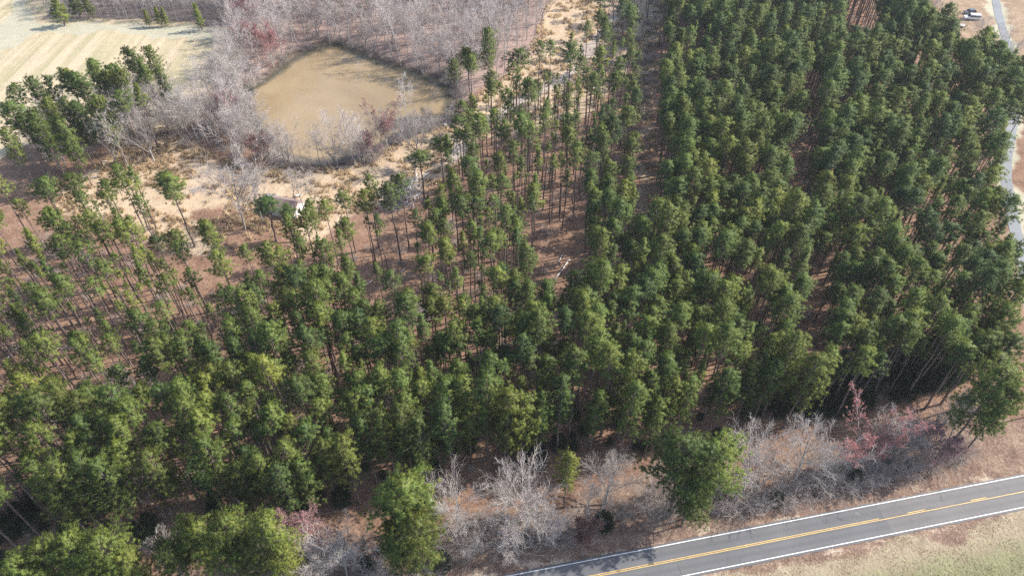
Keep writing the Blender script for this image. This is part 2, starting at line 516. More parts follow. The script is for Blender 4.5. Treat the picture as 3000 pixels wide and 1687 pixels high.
wf = [(0, i + 1, (i + 1) % nr_ + 1) for i in range(nr_)]
for j in range(len(rings) - 1):
    a0, b0 = 1 + j * nr_, 1 + (j + 1) * nr_
    wf += [(a0 + i, b0 + i, b0 + (i + 1) % nr_, a0 + (i + 1) % nr_) for i in range(nr_)]
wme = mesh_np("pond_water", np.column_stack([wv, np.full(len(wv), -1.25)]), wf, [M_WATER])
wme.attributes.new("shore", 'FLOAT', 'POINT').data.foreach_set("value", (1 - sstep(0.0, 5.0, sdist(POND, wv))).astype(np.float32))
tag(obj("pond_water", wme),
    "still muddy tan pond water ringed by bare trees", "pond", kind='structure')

# ------------------------------------------------------------------ two-lane road
def asphalt(name, c0, c1, lanes=True):
    m, nt, b = mat(name)
    geo = N(nt, "ShaderNodeNewGeometry").outputs["Position"]
    t = math_n(nt, 'ADD', math_n(nt, 'MULTIPLY', noise(nt, 0.12, 4, 0.6, geo), 0.6), math_n(nt, 'MULTIPLY', noise(nt, 6.0, 3, 0.7, geo), 0.4))
    c = ramp(nt, t, [(0.35, c0), (0.62, c1)])
    if lanes:      # wheel paths worn paler along the road
        d = N(nt, "ShaderNodeVectorMath", operation='DOT_PRODUCT')
        nt.links.new(geo, d.inputs[0])
        d.inputs[1].default_value = (ROAD_N[0], ROAD_N[1], 0)
        l = N(nt, "ShaderNodeVectorMath", operation='DOT_PRODUCT')
        nt.links.new(geo, l.inputs[0])
        l.inputs[1].default_value = (ROAD_DIR[0], ROAD_DIR[1], 0)
        cb = N(nt, "ShaderNodeCombineXYZ")
        nt.links.new(math_n(nt, 'MULTIPLY', d.outputs["Value"], 1.1), cb.inputs[0])
        nt.links.new(math_n(nt, 'MULTIPLY', l.outputs["Value"], 0.02), cb.inputs[1])
        w = noise(nt, 1.0, 3, 0.6, cb.outputs[0])
        c = mixc(nt, math_n(nt, 'MULTIPLY', w, 0.35), c, tuple(x * 1.45 for x in c1))
        wv_ = N(nt, "ShaderNodeTexWave", wave_type='BANDS', bands_direction='X')
        wv_.inputs["Scale"].default_value = 0.222
        wv_.inputs["Distortion"].default_value = 0.6
        wv_.inputs["Detail"].default_value = 2
        cb2 = N(nt, "ShaderNodeCombineXYZ")
        nt.links.new(math_n(nt, 'SUBTRACT', d.outputs["Value"], float(ROAD_A @ ROAD_N) - 0.75), cb2.inputs[0])
        nt.links.new(math_n(nt, 'MULTIPLY', l.outputs["Value"], 0.03), cb2.inputs[1])
        nt.links.new(cb2.outputs[0], wv_.inputs["Vector"])
        c = mixc(nt, math_n(nt, 'MULTIPLY', wv_.outputs["Fac"], 0.30), c, tuple(x * 0.72 for x in c0))
        vo = N(nt, "ShaderNodeTexVoronoi", feature='DISTANCE_TO_EDGE')
        vo.inputs["Scale"].default_value = 0.22
        nz_ = N(nt, "ShaderNodeTexNoise")
        nz_.inputs["Scale"].default_value = 0.9
        nz_.inputs["Detail"].default_value = 4
        va = N(nt, "ShaderNodeVectorMath", operation='ADD')
        nt.links.new(geo, nz_.inputs["Vector"])
        nt.links.new(geo, va.inputs[0])
        nt.links.new(nz_.outputs["Color"], va.inputs[1])
        nt.links.new(va.outputs[0], vo.inputs["Vector"])
        ck = N(nt, "ShaderNodeMapRange")
        nt.links.new(vo.outputs["Distance"], ck.inputs[0])
        ck.inputs[1].default_value, ck.inputs[2].default_value = 0.0, 0.014
        ck.inputs[3].default_value, ck.inputs[4].default_value = 0.22, 0.0
        c = mixc(nt, ck.outputs[0], c, (0.05, 0.05, 0.052))
    nt.links.new(c, b.inputs["Base Color"])
    b.inputs["Roughness"].default_value = 0.8
    return m


M_ASPH = asphalt("worn_asphalt", (0.088, 0.089, 0.095), (0.128, 0.128, 0.132))
M_ASPH2 = asphalt("brownish_asphalt", (0.115, 0.108, 0.107), (0.155, 0.147, 0.144))
M_LANEA = asphalt("old_asphalt", (0.15, 0.16, 0.17), (0.22, 0.23, 0.235), False)
M_WHITEP = simple("white_paint", (0.74, 0.73, 0.71), 0.6, 0.18, 1.2)
M_YELP = simple("yellow_paint", (0.62, 0.41, 0.12), 0.6, 0.2, 1.2)


def strip(name, pts, w, z, m, parent=None, ragged=0.0):
    """flat ribbon along a polyline; w = (left, right) offsets"""
    pts = [V3(q[:2], float) if not isinstance(q, np.ndarray) else q[:2] for q in pts]
    L, vv, r = len(pts), [], random.Random(name)
    for i, q in enumerate(pts):
        d = pts[min(i + 1, L - 1)] - pts[max(i - 1, 0)]
        n = V3([-d[1], d[0]]) / np.linalg.norm(d)
        for s in w:
            e = q + n * (s + (r.uniform(-ragged, ragged) if ragged else 0))
            vv.append((e[0], e[1], z))
    return obj(name, mesh_np(name, vv, [(2 * i + 1, 2 * i, 2 * i + 2, 2 * i + 3)[::-1] for i in range(L - 1)], [m]), parent)


def line_pts(u0, u1, v, step=2.0):
    n = max(2, int(abs(u1 - u0) / step) + 1)
    return [road_pt(u, v)[:2] for u in np.linspace(u0, u1, n)]


road = thing("road", "straight grey two-lane road with white edge lines and yellow centre lines", "road")
road["kind"] = 'structure'
UJ = float(road_uv(P(2590, 1515)[None])[0][0])
M_MID = -ROAD_W / 2
strip("asphalt", line_pts(-260, UJ, M_MID, 1.0), (-ROAD_W / 2 - 0.45, ROAD_W / 2 + 0.40), 0.02, M_ASPH, road, 0.07)
strip("asphalt", line_pts(UJ, 420, M_MID, 1.0), (-ROAD_W / 2 - 0.45, ROAD_W / 2 + 0.40), 0.02, M_ASPH2, road, 0.07)
for v in (0, -ROAD_W):
    strip("edge_line", line_pts(-260, 420, v), (-0.075, 0.075), 0.026, M_WHITEP, road)
yu, yl = -2.62, -2.90
UD = float(road_uv(P(2577, 1521)[None])[0][0])
strip("centre_line", line_pts(-260, 420, yl), (-0.06, 0.06), 0.026, M_YELP, road)
strip("centre_line", line_pts(-260, UD, yu), (-0.06, 0.06), 0.026, M_YELP, road)
for a, b_ in ((2660, 2712), (2845, 2890)):
    ya, yb = 1504 - (a - 2660) * 0.2, 1504 - (b_ - 2660) * 0.2
    strip("centre_dash", line_pts(float(road_uv(P(a, ya)[None])[0][0]), float(road_uv(P(b_, yb)[None])[0][0]), yu), (-0.06, 0.06), 0.026, M_YELP, road)
du = 11.8
u_last = float(road_uv(P(2845, 1467)[None])[0][0])
for k in range(1, 16):
    strip("centre_dash", line_pts(u_last + du * k, u_last + du * k + 2.8, yu), (-0.06, 0.06), 0.026, M_YELP, road)
# sealed cracks across the lanes
M_TAR = simple("tar", (0.045, 0.045, 0.05), 0.5, 0.2, 4)
for q0, q1 in (((2571, 1487), (2592, 1522)), ((1985, 1652), (1998, 1686)), ((2296, 1545), (2312, 1575))):
    a, c_ = P(*q0)[:2], P(*q1)[:2]
    r = random.Random(q0[0])
    pts = [a + (c_ - a) * t + V3([r.uniform(-.08, .08), 0]) for t in np.linspace(0, 1, 9)]
    strip("tar_seam", pts, (-0.03, 0.03), 0.0245, M_TAR, road)

lane_pts = []
for a, c_ in zip(LANE, LANE[1:]):
    k = max(2, int(np.linalg.norm(c_ - a) / 4))
    lane_pts += [a + (c_ - a) * t for t in np.linspace(0, 1, k, endpoint=False)]
lane_pts = np.array(lane_pts)
for _ in range(6):
    lane_pts[1:-1] = (lane_pts[:-2] + 2 * lane_pts[1:-1] + lane_pts[2:]) / 4
tag(strip("side_lane", list(lane_pts), (-1.45, 1.45), 0.012, M_LANEA, None, 0.12), "narrow bluish grey side lane along the edge of the pines", "lane", kind='structure')

# ------------------------------------------------------------------ tree meshes
def tubes(segs, sides):
    """segs: rows of p0(3) p1(3) r0 r1 -> verts, quads"""
    s = np.asarray(segs, float)
    n = len(s)
    p0, p1 = s[:, 0:3], s[:, 3:6]
    d = p1 - p0
    d /= np.linalg.norm(d, axis=1)[:, None] + 1e-9
    ref = np.where(np.abs(d[:, 2:3]) > 0.9, V3([[1., 0, 0]]), V3([[0., 0, 1]]))
    u = np.cross(d, ref)
    u /= np.linalg.norm(u, axis=1)[:, None]
    w = np.cross(d, u)
    a = np.arange(sides) / sides * 2 * math.pi
    ringv = u[:, None, :] * np.cos(a)[None, :, None] + w[:, None, :] * np.sin(a)[None, :, None]
    v0 = p0[:, None, :] + ringv * s[:, 6][:, None, None]
    v1 = p1[:, None, :] + ringv * s[:, 7][:, None, None]
    vv = np.concatenate([v0, v1], 1).reshape(-1, 3)
    base = np.arange(n)[:, None] * 2 * sides
    k = np.arange(sides)[None, :]
    k2 = (k + 1) % sides
    q = np.stack([base + k, base + k2, base + sides + k2, base + sides + k], 2).reshape(-1, 4)
    return vv, q


def merge(lst):
    vv, tt, qq, off, mi_t, mi_q, var = [], [], [], 0, [], [], []
    nn, any_n = [], False
    for it in lst:
        v, t, q, m, a = it[:5]
        nn.append(it[5] if len(it) > 5 else np.zeros((len(v), 3)))
        any_n = any_n or len(it) > 5
        vv.append(v)
        var.append(a if a is not None else np.full(len(v), 0.5))
        if t is not None and len(t):
            tt.append(t + off); mi_t.append(np.full(len(t), m))
        if q is not None and len(q):
            qq.append(q + off); mi_q.append(np.full(len(q), m))
        off += len(v)
    return np.concatenate(vv), (np.concatenate(tt) if tt else None), (np.concatenate(qq) if qq else None), np.concatenate(mi_t + mi_q), np.concatenate(var), (np.concatenate(nn) if any_n else None)


def make(name, lst, mats, smooth=False):
    v, t, q, mi, var, nr = merge(lst)
    me = mesh_np(name, v, tris=t, quads=q, mats=mats, midx=mi, smooth=smooth)
    a = me.attributes.new("var", 'FLOAT', 'POINT')
    if len(me.vertices) == len(var):
        a.data.foreach_set("value", var.astype(np.float32))
        if nr is not None:
            me.normals_split_custom_set_from_vertices(nr.astype(np.float32))
    return me


def tufts(cent, outw, rng, blades, length, width, upb=0.35, spread=0.9, normals=False):
    n = len(cent)
    d = outw[:, None, :] * 0.55 + V3([0, 0, upb]) + rng.normal(0, 1, (n, blades, 3)) * spread * 0.6
    d /= np.linalg.norm(d, axis=2)[:, :, None] + 1e-9
    L = length * rng.uniform(0.7, 1.25, (n, blades, 1))
    s = np.cross(d, rng.normal(0, 1, (n, blades, 3)))
    s /= np.linalg.norm(s, axis=2)[:, :, None] + 1e-9
    c0 = cent[:, None, :] + rng.normal(0, 0.06, (n, blades, 3))
    # needles of a tuft share a soft outward normal; wind each blade to face it
    nr = outw[:, None, :] * 0.75 + V3([0, 0, 0.40]) + d * 0.75
    nr /= np.linalg.norm(nr, axis=2)[:, :, None] + 1e-9
    sgn = np.sign((np.cross(-s, d) * nr).sum(2))[:, :, None]
    s = s * np.where(sgn == 0, 1, sgn)
    a, b_, t = c0 + s * width / 2, c0 - s * width / 2, c0 + d * L
    vv = np.stack([a, b_, t], 2).reshape(-1, 3)
    tt = np.arange(n * blades * 3).reshape(-1, 3)
    if normals:
        return vv, tt, np.repeat(nr.reshape(-1, 3), 3, 0)
    return vv, tt


def pine(seed, h, L, R, style=0, nb=46, density=1.0):
    """returns (trunk pieces, crown pieces); h height, L live crown length, R crown radius"""
    rng = np.random.default_rng(seed)
    r0 = 0.0085 * h + 0.02
    lean = rng.normal(0, 0.012 * h, 2)
    kn = 9
    ts = np.linspace(0, 1, kn)
    cx = lean[0] * ts ** 2 + rng.normal(0, 0.06, kn) * (ts > 0)
    cy = lean[1] * ts ** 2 + rng.normal(0, 0.06, kn) * (ts > 0)
    ax = np.stack([cx, cy, ts * h * 0.985], 1)
    ax[0, 2] = -0.4
    rad = r0 * (1 - 0.82 * ts ** 1.3)
    rad[0] *= 1.25
    segs = [[*ax[i], *ax[i + 1], rad[i], rad[i + 1]] for i in range(kn - 1)]
    at = lambda z: V3([np.interp(z, ax[:, 2], ax[:, 0]), np.interp(z, ax[:, 2], ax[:, 1]), z])
    limbs, cent, outw = [], [], []
    for _ in range(9):                                   # dead stubs under the crown
        z = (h - L) * rng.uniform(0.6, 1.0)
        a = rng.uniform(0, 6.28)
        q = at(z)
        l = rng.uniform(0.4, 1.6)
        limbs.append([*q, *(q + V3([math.cos(a) * l, math.sin(a) * l, rng.uniform(-.3, .3)])), 0.028, 0.012])
    lob = rng.uniform(0, 6.28, 3)
    for i in range(nb):
        t = (i + rng.uniform(0, 1)) / nb                 # 0 base of the crown, 1 tip
        t = t ** 0.92
        z = h - L + t * L * 0.97
        if style == 0:                                   # plantation pine, blunt oval
            prof = min(1.0, 1.7 * (1.03 - t) ** 0.66) * (0.55 + 0.45 * sstep(0, 0.28, t))
        elif style == 1:                                 # slim
            prof = min(1.0, 1.25 * (1.02 - t) ** 0.9) * (0.60 + 0.40 * sstep(0, 0.2, t))
        else:                                            # open old crown, rounded
            prof = math.sqrt(max(0.03, 1 - abs(2 * t - 0.80) ** 2.4 / 1.62))
        a = i * 2.39996 + rng.normal(0, 0.35)
        lobe = 1 + 0.22 * math.sin(2 * a + lob[0]) + 0.16 * math.sin(3 * a + lob[1] + t * 5)
        l = R * prof * lobe * rng.uniform(0.62, 1.12)
        rise = rng.uniform(0.05, 0.55) + 0.5 * t
        q = at(z)
        dr = V3([math.cos(a), math.sin(a), rise])
        dr /= np.linalg.norm(dr)
        end = q + dr * l
        mid = q + dr * l * 0.5 + V3([0, 0, -0.06 * l])
        br = 0.016 + 0.014 * l
        limbs.append([*q, *mid, br, br * 0.7])
        limbs.append([*mid, *end, br * 0.7, 0.012])
        m = max(1, int(round((1.6 + 2.6 * l) * density * (0.45 + 0.55 * sstep(0.0, 0.32, t)))))
        for k in range(m):
            f = 0.36 + 0.66 * (k + rng.uniform(0, 1)) / m
            side = rng.normal(0, 1, 3) * V3([1, 1, 0.55]) * min(0.5, 0.10 + 0.12 * l * f)
            c0 = q + dr * l * f + side
            cent.append(c0)
            o = c0 - V3([q[0], q[1], c0[2] - 0.45])
            outw.append(o / (np.linalg.norm(o) + 1e-6))
    for k in range(7):
        cent.append(at(h * 0.985) + rng.normal(0, 0.28, 3) - V3([0, 0, 0.3]))
        outw.append(V3([0, 0, 1.]))
    cent, outw = np.array(cent), np.array(outw)
    bl = 32
    tv, tt, tn_ = tufts(cent, outw, rng, bl, 0.47 if style != 2 else 0.52, 0.052, 0.30, 1.0, True)
    var = np.repeat(rng.random(len(cent)), bl * 3)
    sv, sq = tubes(segs, 7)
    lv, lq = tubes(limbs, 3)
    return [(sv, None, sq, 0, None), (lv, None, lq, 0, None)], [(tv, tt, None, 0, var, tn_)]


def grow(rng, segs, tips, p, d, length, r, level, maxl, spec):
    """recursive bare branching; segs[level] gathers tube rows"""
    n = spec['n'][level]
    q, dd = p.copy(), d.copy()
    pts = [q.copy()]
    for i in range(n):
        dd = dd + rng.normal(0, spec['wob'][level], 3) + V3([0, 0, spec['up'][level]])
        dd /= np.linalg.norm(dd)
        q = q + dd * length / n
        pts.append(q.copy())
    rr = np.linspace(r, r * spec['taper'][level], n + 1)
    for i in range(n):
        segs[level].append([*pts[i], *pts[i + 1], rr[i], rr[i + 1]])
    if level == maxl:
        tips.append((pts[-1], dd))
        return
    kids = spec['kids'][level]
    t0 = spec['start'][level]
    for k in range(kids):
        f = t0 + (1 - t0) * (k + rng.uniform(0.1, 0.9)) / kids
        i = min(n - 1, int(f * n))
        base = pts[i] + (pts[i + 1] - pts[i]) * (f * n - i)
        ax = pts[i + 1] - pts[i]
        ax /= np.linalg.norm(ax)
        az = k * 2.4 + rng.normal(0, 0.5)
        ref = V3([1., 0, 0]) if abs(ax[2]) > 0.8 else V3([0, 0, 1.])
        u = np.cross(ax, ref); u /= np.linalg.norm(u)
        w = np.cross(ax, u)
        ang = spec['ang'][level] + rng.normal(0, 0.12)
        cd = ax * math.cos(ang) + (u * math.cos(az) + w * math.sin(az)) * math.sin(ang)
        cl = length * spec['len'][level] * (1 - spec['fall'][level] * (f - t0) / (1 - t0 + 1e-6)) * rng.uniform(0.7, 1.2)
        cr = max(0.008, min(r * (1 - 0.6 * f) * spec['rad'][level], r))
        grow(rng, segs, tips, base, cd, cl, cr, level + 1, maxl, spec)
    if level > 0:
        tips.append((pts[-1], dd))


SLIM = dict(n=[7, 3, 2, 1], wob=[.05, .10, .14, .15], up=[.03, .08, .05, .02], taper=[.25, .35, .5, .7], kids=[14, 6, 5], start=[.42, .2, .15], ang=[.75, .6, .6],
            len=[.30, .48, .5], fall=[.6, .4, .3], rad=[.42, .5, .6])
BROAD = dict(n=[5, 4, 3, 1], wob=[.06, .13, .16, .18], up=[.03, .06, .04, .02], taper=[.35, .3, .45, .6], kids=[14, 10, 9], start=[.28, .2, .12], ang=[.80, .58, .58],
             len=[.66, .50, .46], fall=[.55, .45, .3], rad=[.55, .5, .6])
VASE = dict(n=[3, 6, 3, 1], wob=[.05, .08, .13, .15], up=[.0, .05, .04, .03], taper=[.8, .25, .4, .6], kids=[7, 11, 9], start=[.35, .22, .15], ang=[.42, .55, .55],
            len=[3.2, .28, .42], fall=[.1, .5, .3], rad=[.62, .4, .55])
SHRUB = dict(n=[1, 3, 2, 1], wob=[.05, .18, .2, .2], up=[0, .05, .03, .0], taper=[.9, .4, .5, .6], kids=[13, 7, 5], start=[.1, .15, .15], ang=[.65, .55, .6],
             len=[6.0, .42, .5], fall=[.1, .3, .2], rad=[.7, .55, .6])


def bare(seed, h, spec, r0, twig=0.016, trunk_frac=None, buds=None, bud_n=3, fine=3):
    rng = np.random.default_rng(seed)
    segs = [[], [], [], []]
    tips = []
    l0 = h * (trunk_frac or 0.9)
    d0 = V3([rng.normal(0, .05), rng.normal(0, .05), 1.0])
    grow(rng, segs, tips, V3([0, 0, -0.3]), d0 / np.linalg.norm(d0), l0, r0, 0, 3, spec)
    for lv in (2, 3):
        for s in segs[lv]:
            s[6] = max(s[6], twig * 1.05); s[7] = max(s[7], twig * 0.7)
    for s in segs[1]:
        s[6] = max(s[6], twig * 1.4); s[7] = max(s[7], twig * 1.05)
    zmax = max(s[5] for g in segs for s in g)
    k = h / zmax
    for g in segs:
        for s in g:
            for i in range(6):
                s[i] *= k
    tp_ = np.array([t[0] for t in tips]) * k
    td_ = np.array([t[1] for t in tips])
    fv, ft = tufts(tp_, td_, rng, fine, 0.62 * min(1.0, h / 12 + .2), 0.022, 0.05, 0.62)
    tv, tq = tubes(segs[0], 7)
    av, aq = tubes(segs[1], 5)
    bv, bq = tubes(segs[2], 3)
    cv, cq = tubes(segs[3], 3)
    trunk = [(tv, None, tq, 0, None)]
    br = [(av, None, aq, 0, None), (bv, None, bq, 1, None), (cv, None, cq, 1, None), (fv, ft, None, 1, None)]
    bud = None
    if buds:
        tp = np.array([t[0] for t in tips]) * k
        td = np.array([t[1] for t in tips])
        keep = rng.random(len(tp)) < buds
        tp, td = tp[keep], td[keep]
        v, t = tufts(tp, td, rng, bud_n, 0.22, 0.12, 0.1, 1.1)
        bud = [(v, t, None, 0, np.repeat(rng.random(len(tp)), bud_n * 3))]
    return trunk, br, bud


# pine variants
PINES = []
pr = random.Random(21)
for i in range(20):
    h = pr.uniform(19.5, 25.0)
    st = 1 if i % 5 == 3 else 0
    airy = i >= 12
    L = h * pr.uniform(0.26, 0.36)
    R = pr.uniform(2.2, 2.95) if st == 0 else pr.uniform(1.6, 2.0)
    tr, cr = pine(100 + i, h, L, R, st, nb=pr.randint(30, 38) if airy else (pr.randint(48, 60) if st == 0 else 42), density=0.72 if airy else 1.0)
    PINES.append(dict(h=h, L=L, R=R, st=st, airy=airy, trunk=make("pine_trunk", tr, [M_PBARK], True), crown=make("pine_crown", cr, [M_NEEDLE]),
                      both=make("pine_whole", tr + [(v, t, q, 1, a, n_) for v, t, q, m, a, n_ in cr], [M_PBARK, M_NEEDLE])))
for i in range(4):
    h = 17.0 + i
    tr, cr = pine(160 + i, h, h * .16, 0.95 + .1 * i, 1, nb=11, density=.7)
    PINES.append(dict(h=h, L=h * .16, R=1.2, st=4, airy=True, trunk=make("pine_trunk", tr, [M_PBARK], True), crown=make("pine_crown", cr, [M_NEEDLE]),
                      both=make("pine_whole", tr + [(v, t, q, 1, a, n_) for v, t, q, m, a, n_ in cr], [M_PBARK, M_NEEDLE])))
EDGEP = []
for i in range(4):
    h = 21.5 + i * .8
    tr, cr = pine(200 + i, h, h * .66, 3.3, 2, nb=84, density=0.95)
    EDGEP.append(dict(h=h, L=h * .66, R=3.3, st=3, trunk=make("pine_trunk", tr, [M_PBARK], True), crown=make("pine_crown", cr, [M_NEEDLE])))
BIGP = []
for i, (h, L, R, nb, dn) in enumerate([(25, 15, 5.0, 110, 1.15), (22, 15, 4.6, 105, 1.15), (24, 13, 4.3, 90, 1.1), (19, 13, 4.2, 95, 1.2)]):
    tr, cr = pine(300 + i, h, L, R, 2, nb=nb, density=dn)
    BIGP.append(dict(h=h, L=L, R=R, st=2, trunk=make("pine_trunk", tr, [M_PBARK], True), crown=make("pine_crown", cr, [M_NEEDLE])))


def bare_set(seed, h, spec, r0, twig, tf=None, buds=None, bud_n=3, twig_m=None, trunk_m=None, bud_m=None, fine=3):
    t, b_, u = bare(seed, h, spec, r0, twig, tf, buds, bud_n, fine)
    tm = trunk_m or M_GBARK
    d = dict(h=h, trunk=make("bare_trunk", t, [tm], True), branches=make("bare_branches", b_, [tm, twig_m or M_TWIG]))
    if u:
        d['buds'] = make("bud_mesh", u, [bud_m or M_BUD])
    allp = t + [(v, tt, q, m, a) for v, tt, q, m, a in b_] + ([(v, tt, q, 2, a) for v, tt, q, m, a in u] if u else [])
    d['both'] = make("bare_whole", allp, [tm, twig_m or M_TWIG] + ([bud_m or M_BUD] if u else []))
    return d


SLIMS = [bare_set(400 + i, 17 + (i % 4) * 1.5, SLIM, 0.16, 0.016, fine=2) for i in range(6)]
BROADS = [bare_set(430 + i, 15 + i, BROAD, 0.21, 0.019, fine=2) for i in range(4)]
VASES = [bare_set(450 + i, 17 + i, VASE, 0.24, 0.018, 0.24, fine=2) for i in range(3)]
MAPLES = [bare_set(470 + i, 13 + i, VASE if i % 2 else BROAD, 0.2, 0.022, 0.24 if i % 2 else None, 0.95, 8, M_MTWIG) for i in range(3)]
SHRUBS = [bare_set(490 + i, 3.2 + 0.4 * i, SHRUB, 0.05, 0.011, 0.12, None, 3, M_STWIG, M_STWIG, None, 2) for i in range(4)]
DEADLEAFED = [bare_set(510, 6.5, BROAD, 0.10, 0.014, None, 0.9, 5, M_MTWIG, None, M_DEADLEAF)]


def shrub_green(seed, h, R, m_leaf):
    rng = np.random.default_rng(seed)
    n = 260
    a, t = rng.uniform(0, 6.28, n), rng.random(n)
    rr = R * np.sqrt(rng.uniform(.15, 1, n)) * np.sqrt(np.maximum(0.05, 1 - (t * 1.5 - .5) ** 2))
    c0 = np.stack([np.cos(a) * rr, np.sin(a) * rr, 0.15 + t * h], 1) + rng.normal(0, .15, (n, 3))
    o = c0 - V3([0, 0, h * 0.4]); o /= np.linalg.norm(o, axis=1)[:, None]
    v, tt = tufts(c0, o, rng, 10, 0.32, 0.16)
    st = [[0, 0, -.2, *(c0[i] * .8), 0.04, 0.012] for i in range(0, n, 12)]
    sv, sq = tubes(st, 3)
    return dict(h=h, parts=[(sv, None, sq, 0, None), (v, tt, None, 1, np.repeat(rng.random(n), 30))], stem=make("shrub_stems", [(sv, None, sq, 0, None)], [M_DBARK]), leaf=make("shrub_leaves", [(v, tt, None, 0, np.repeat(rng.random(n), 30))], [m_leaf]))


GSHRUB = [shrub_green(600 + i, 4.2 + i * .6, 1.9 + .2 * i, M_EVER) for i in range(2)]
YPINE = []
for i in range(2):
    tr, cr = pine(700 + i, 7.0 + i, 6.2 + i, 1.5, 1, nb=46)
    YPINE.append(dict(h=7.0 + i, L=6, R=1.5, st=1, trunk=make("pine_trunk", tr, [M_PBARK], True), crown=make("pine_crown", cr, [M_NEEDLE])))

# ------------------------------------------------------------------ placing trees
ORD = ("first second third fourth fifth sixth seventh eighth ninth tenth eleventh twelfth thirteenth fourteenth fifteenth sixteenth seventeenth eighteenth nineteenth").split()
TENS = {2: ("twentieth", "twenty"), 3: ("thirtieth", "thirty"), 4: ("fortieth", "forty"), 5: ("fiftieth", "fifty"), 6: ("sixtieth", "sixty"), 7: ("seventieth", "seventy"), 8: ("eightieth", "eighty"), 9: ("ninetieth", "ninety")}


def ordinal(n):
    if n <= 19:
        return ORD[n - 1]
    t, u = divmod(n, 10)
    return TENS[t][0] if u == 0 else TENS[t][1] + "-" + ORD[u - 1]


def gz1(x, y):
    return float(ground_z(V3([[x, y]]))[0])


def put_pine(var, x, y, s, rz, tint, label, group, name="pine_tree", sx=1.0, cat="pine tree", z=None):
    t = thing(name, label, cat, (x, y, gz1(x, y) if z is None else z), rz, group)
    t.scale = (s * sx, s * sx, s)
    t.rotation_euler = (rnd.gauss(0, .014), rnd.gauss(0, .014), rz)
    a = obj("trunk", var['trunk'], t)
    c_ = obj("crown", var['crown'], t)
    c_["tint"] = float(tint)
    a["tint"] = float(tint)
    return t


def put_bare(var, x, y, s, rz, label, group, name="bare_tree", cat="tree", tint=0.5, sx=1.0, tilt=(0, 0)):
    t = thing(name, label, cat, (x, y, gz1(x, y)), rz, group)
    t.scale = (s * sx, s * sx, s)
    t.rotation_euler = (tilt[0], tilt[1], rz)
    obj("trunk", var['trunk'], t)
    obj("branches", var['branches'], t)
    if 'buds' in var:
        bo = obj("buds", var['buds'], t)
        bo["tint"] = float(tint)
    return t


def scatter(name, label, cat, variants, pts, vid, rot, scl, tint, tilt=None):
    """one object of kind stuff: geometry nodes set copies of the variant meshes on its points"""
    me = bpy.data.meshes.new(name)
    n = len(pts)
    me.vertices.add(n)
    me.vertices.foreach_set("co", np.asarray(pts, np.float32).ravel())
    for k, typ, val, f in (("vid", 'INT', vid, "value"), ("scl", 'FLOAT', scl, "value"), ("tint", 'FLOAT', tint, "value")):
        me.attributes.new(k, typ, 'POINT').data.foreach_set(f, np.asarray(val, np.int32 if typ == 'INT' else np.float32))
    r = np.zeros((n, 3), np.float32)
    r[:, 2] = rot
    if tilt is not None:
        r[:, :2] = tilt
    me.attributes.new("rot", 'FLOAT_VECTOR', 'POINT').data.foreach_set("vector", r.ravel())
    me.update()
    o = obj(name, me)
    ng = bpy.data.node_groups.new(name + "_scatter", 'GeometryNodeTree')
    ng.interface.new_socket("Geometry", in_out='INPUT', socket_type='NodeSocketGeometry')
    ng.interface.new_socket("Geometry", in_out='OUTPUT', socket_type='NodeSocketGeometry')
    gi, go = ng.nodes.new("NodeGroupInput"), ng.nodes.new("NodeGroupOutput")
    jn = ng.nodes.new("GeometryNodeJoinGeometry")
    for vme in reversed(variants):
        so = bpy.data.objects.new(vme.name + "_source", vme)        # mesh source only, in no collection
        oi = ng.nodes.new("GeometryNodeObjectInfo")
        oi.inputs["Object"].default_value = so
        gi_ = ng.nodes.new("GeometryNodeGeometryToInstance")
        ng.links.new(oi.outputs["Geometry"], gi_.inputs[0])
        ng.links.new(gi_.outputs[0], jn.inputs[0])
    ip = ng.nodes.new("GeometryNodeInstanceOnPoints")
    ng.links.new(gi.outputs[0], ip.inputs["Points"])
    ng.links.new(jn.outputs[0], ip.inputs["Instance"])
    ip.inputs["Pick Instance"].default_value = True

    def na(nm, typ):
        x = ng.nodes.new("GeometryNodeInputNamedAttribute")
        x.data_type = typ
        x.inputs["Name"].default_value = nm
        return x.outputs["Attribute"]
    ng.links.new(na("vid", 'INT'), ip.inputs["Instance Index"])
    e2r = ng.nodes.new("FunctionNodeEulerToRotation")
    ng.links.new(na("rot", 'FLOAT_VECTOR'), e2r.inputs[0])
    ng.links.new(e2r.outputs[0], ip.inputs["Rotation"])
    ng.links.new(na("scl", 'FLOAT'), ip.inputs["Scale"])
    ng.links.new(ip.outputs[0], go.inputs[0])
    md = o.modifiers.new("scatter", 'NODES')
    md.node_group = ng
    return tag(o, label, cat, kind='stuff')


class Spaced:
    """points kept apart by a varying distance"""
    def __init__(self, cell=3.0):
        self.c, self.g, self.pts = cell, {}, []

    def ok(self, x, y, r):
        i, j = int(x // self.c), int(y // self.c)
        k = int(r // self.c) + 1
        for a in range(i - k, i + k + 1):
            for b_ in range(j - k, j + k + 1):
                for (u, v) in self.g.get((a, b_), ()):
                    if (u - x) ** 2 + (v - y) ** 2 < r * r:
                        return False
        return True

    def add(self, x, y):
        self.g.setdefault((int(x // self.c), int(y // self.c)), []).append((x, y))
        self.pts.append((x, y))


TINTS = [(0.12, "blue-green"), (0.34, "dark-green"), (0.52, "mid-green"), (0.72, "light-green"), (0.95, "yellow-green")]
sp = Spaced()

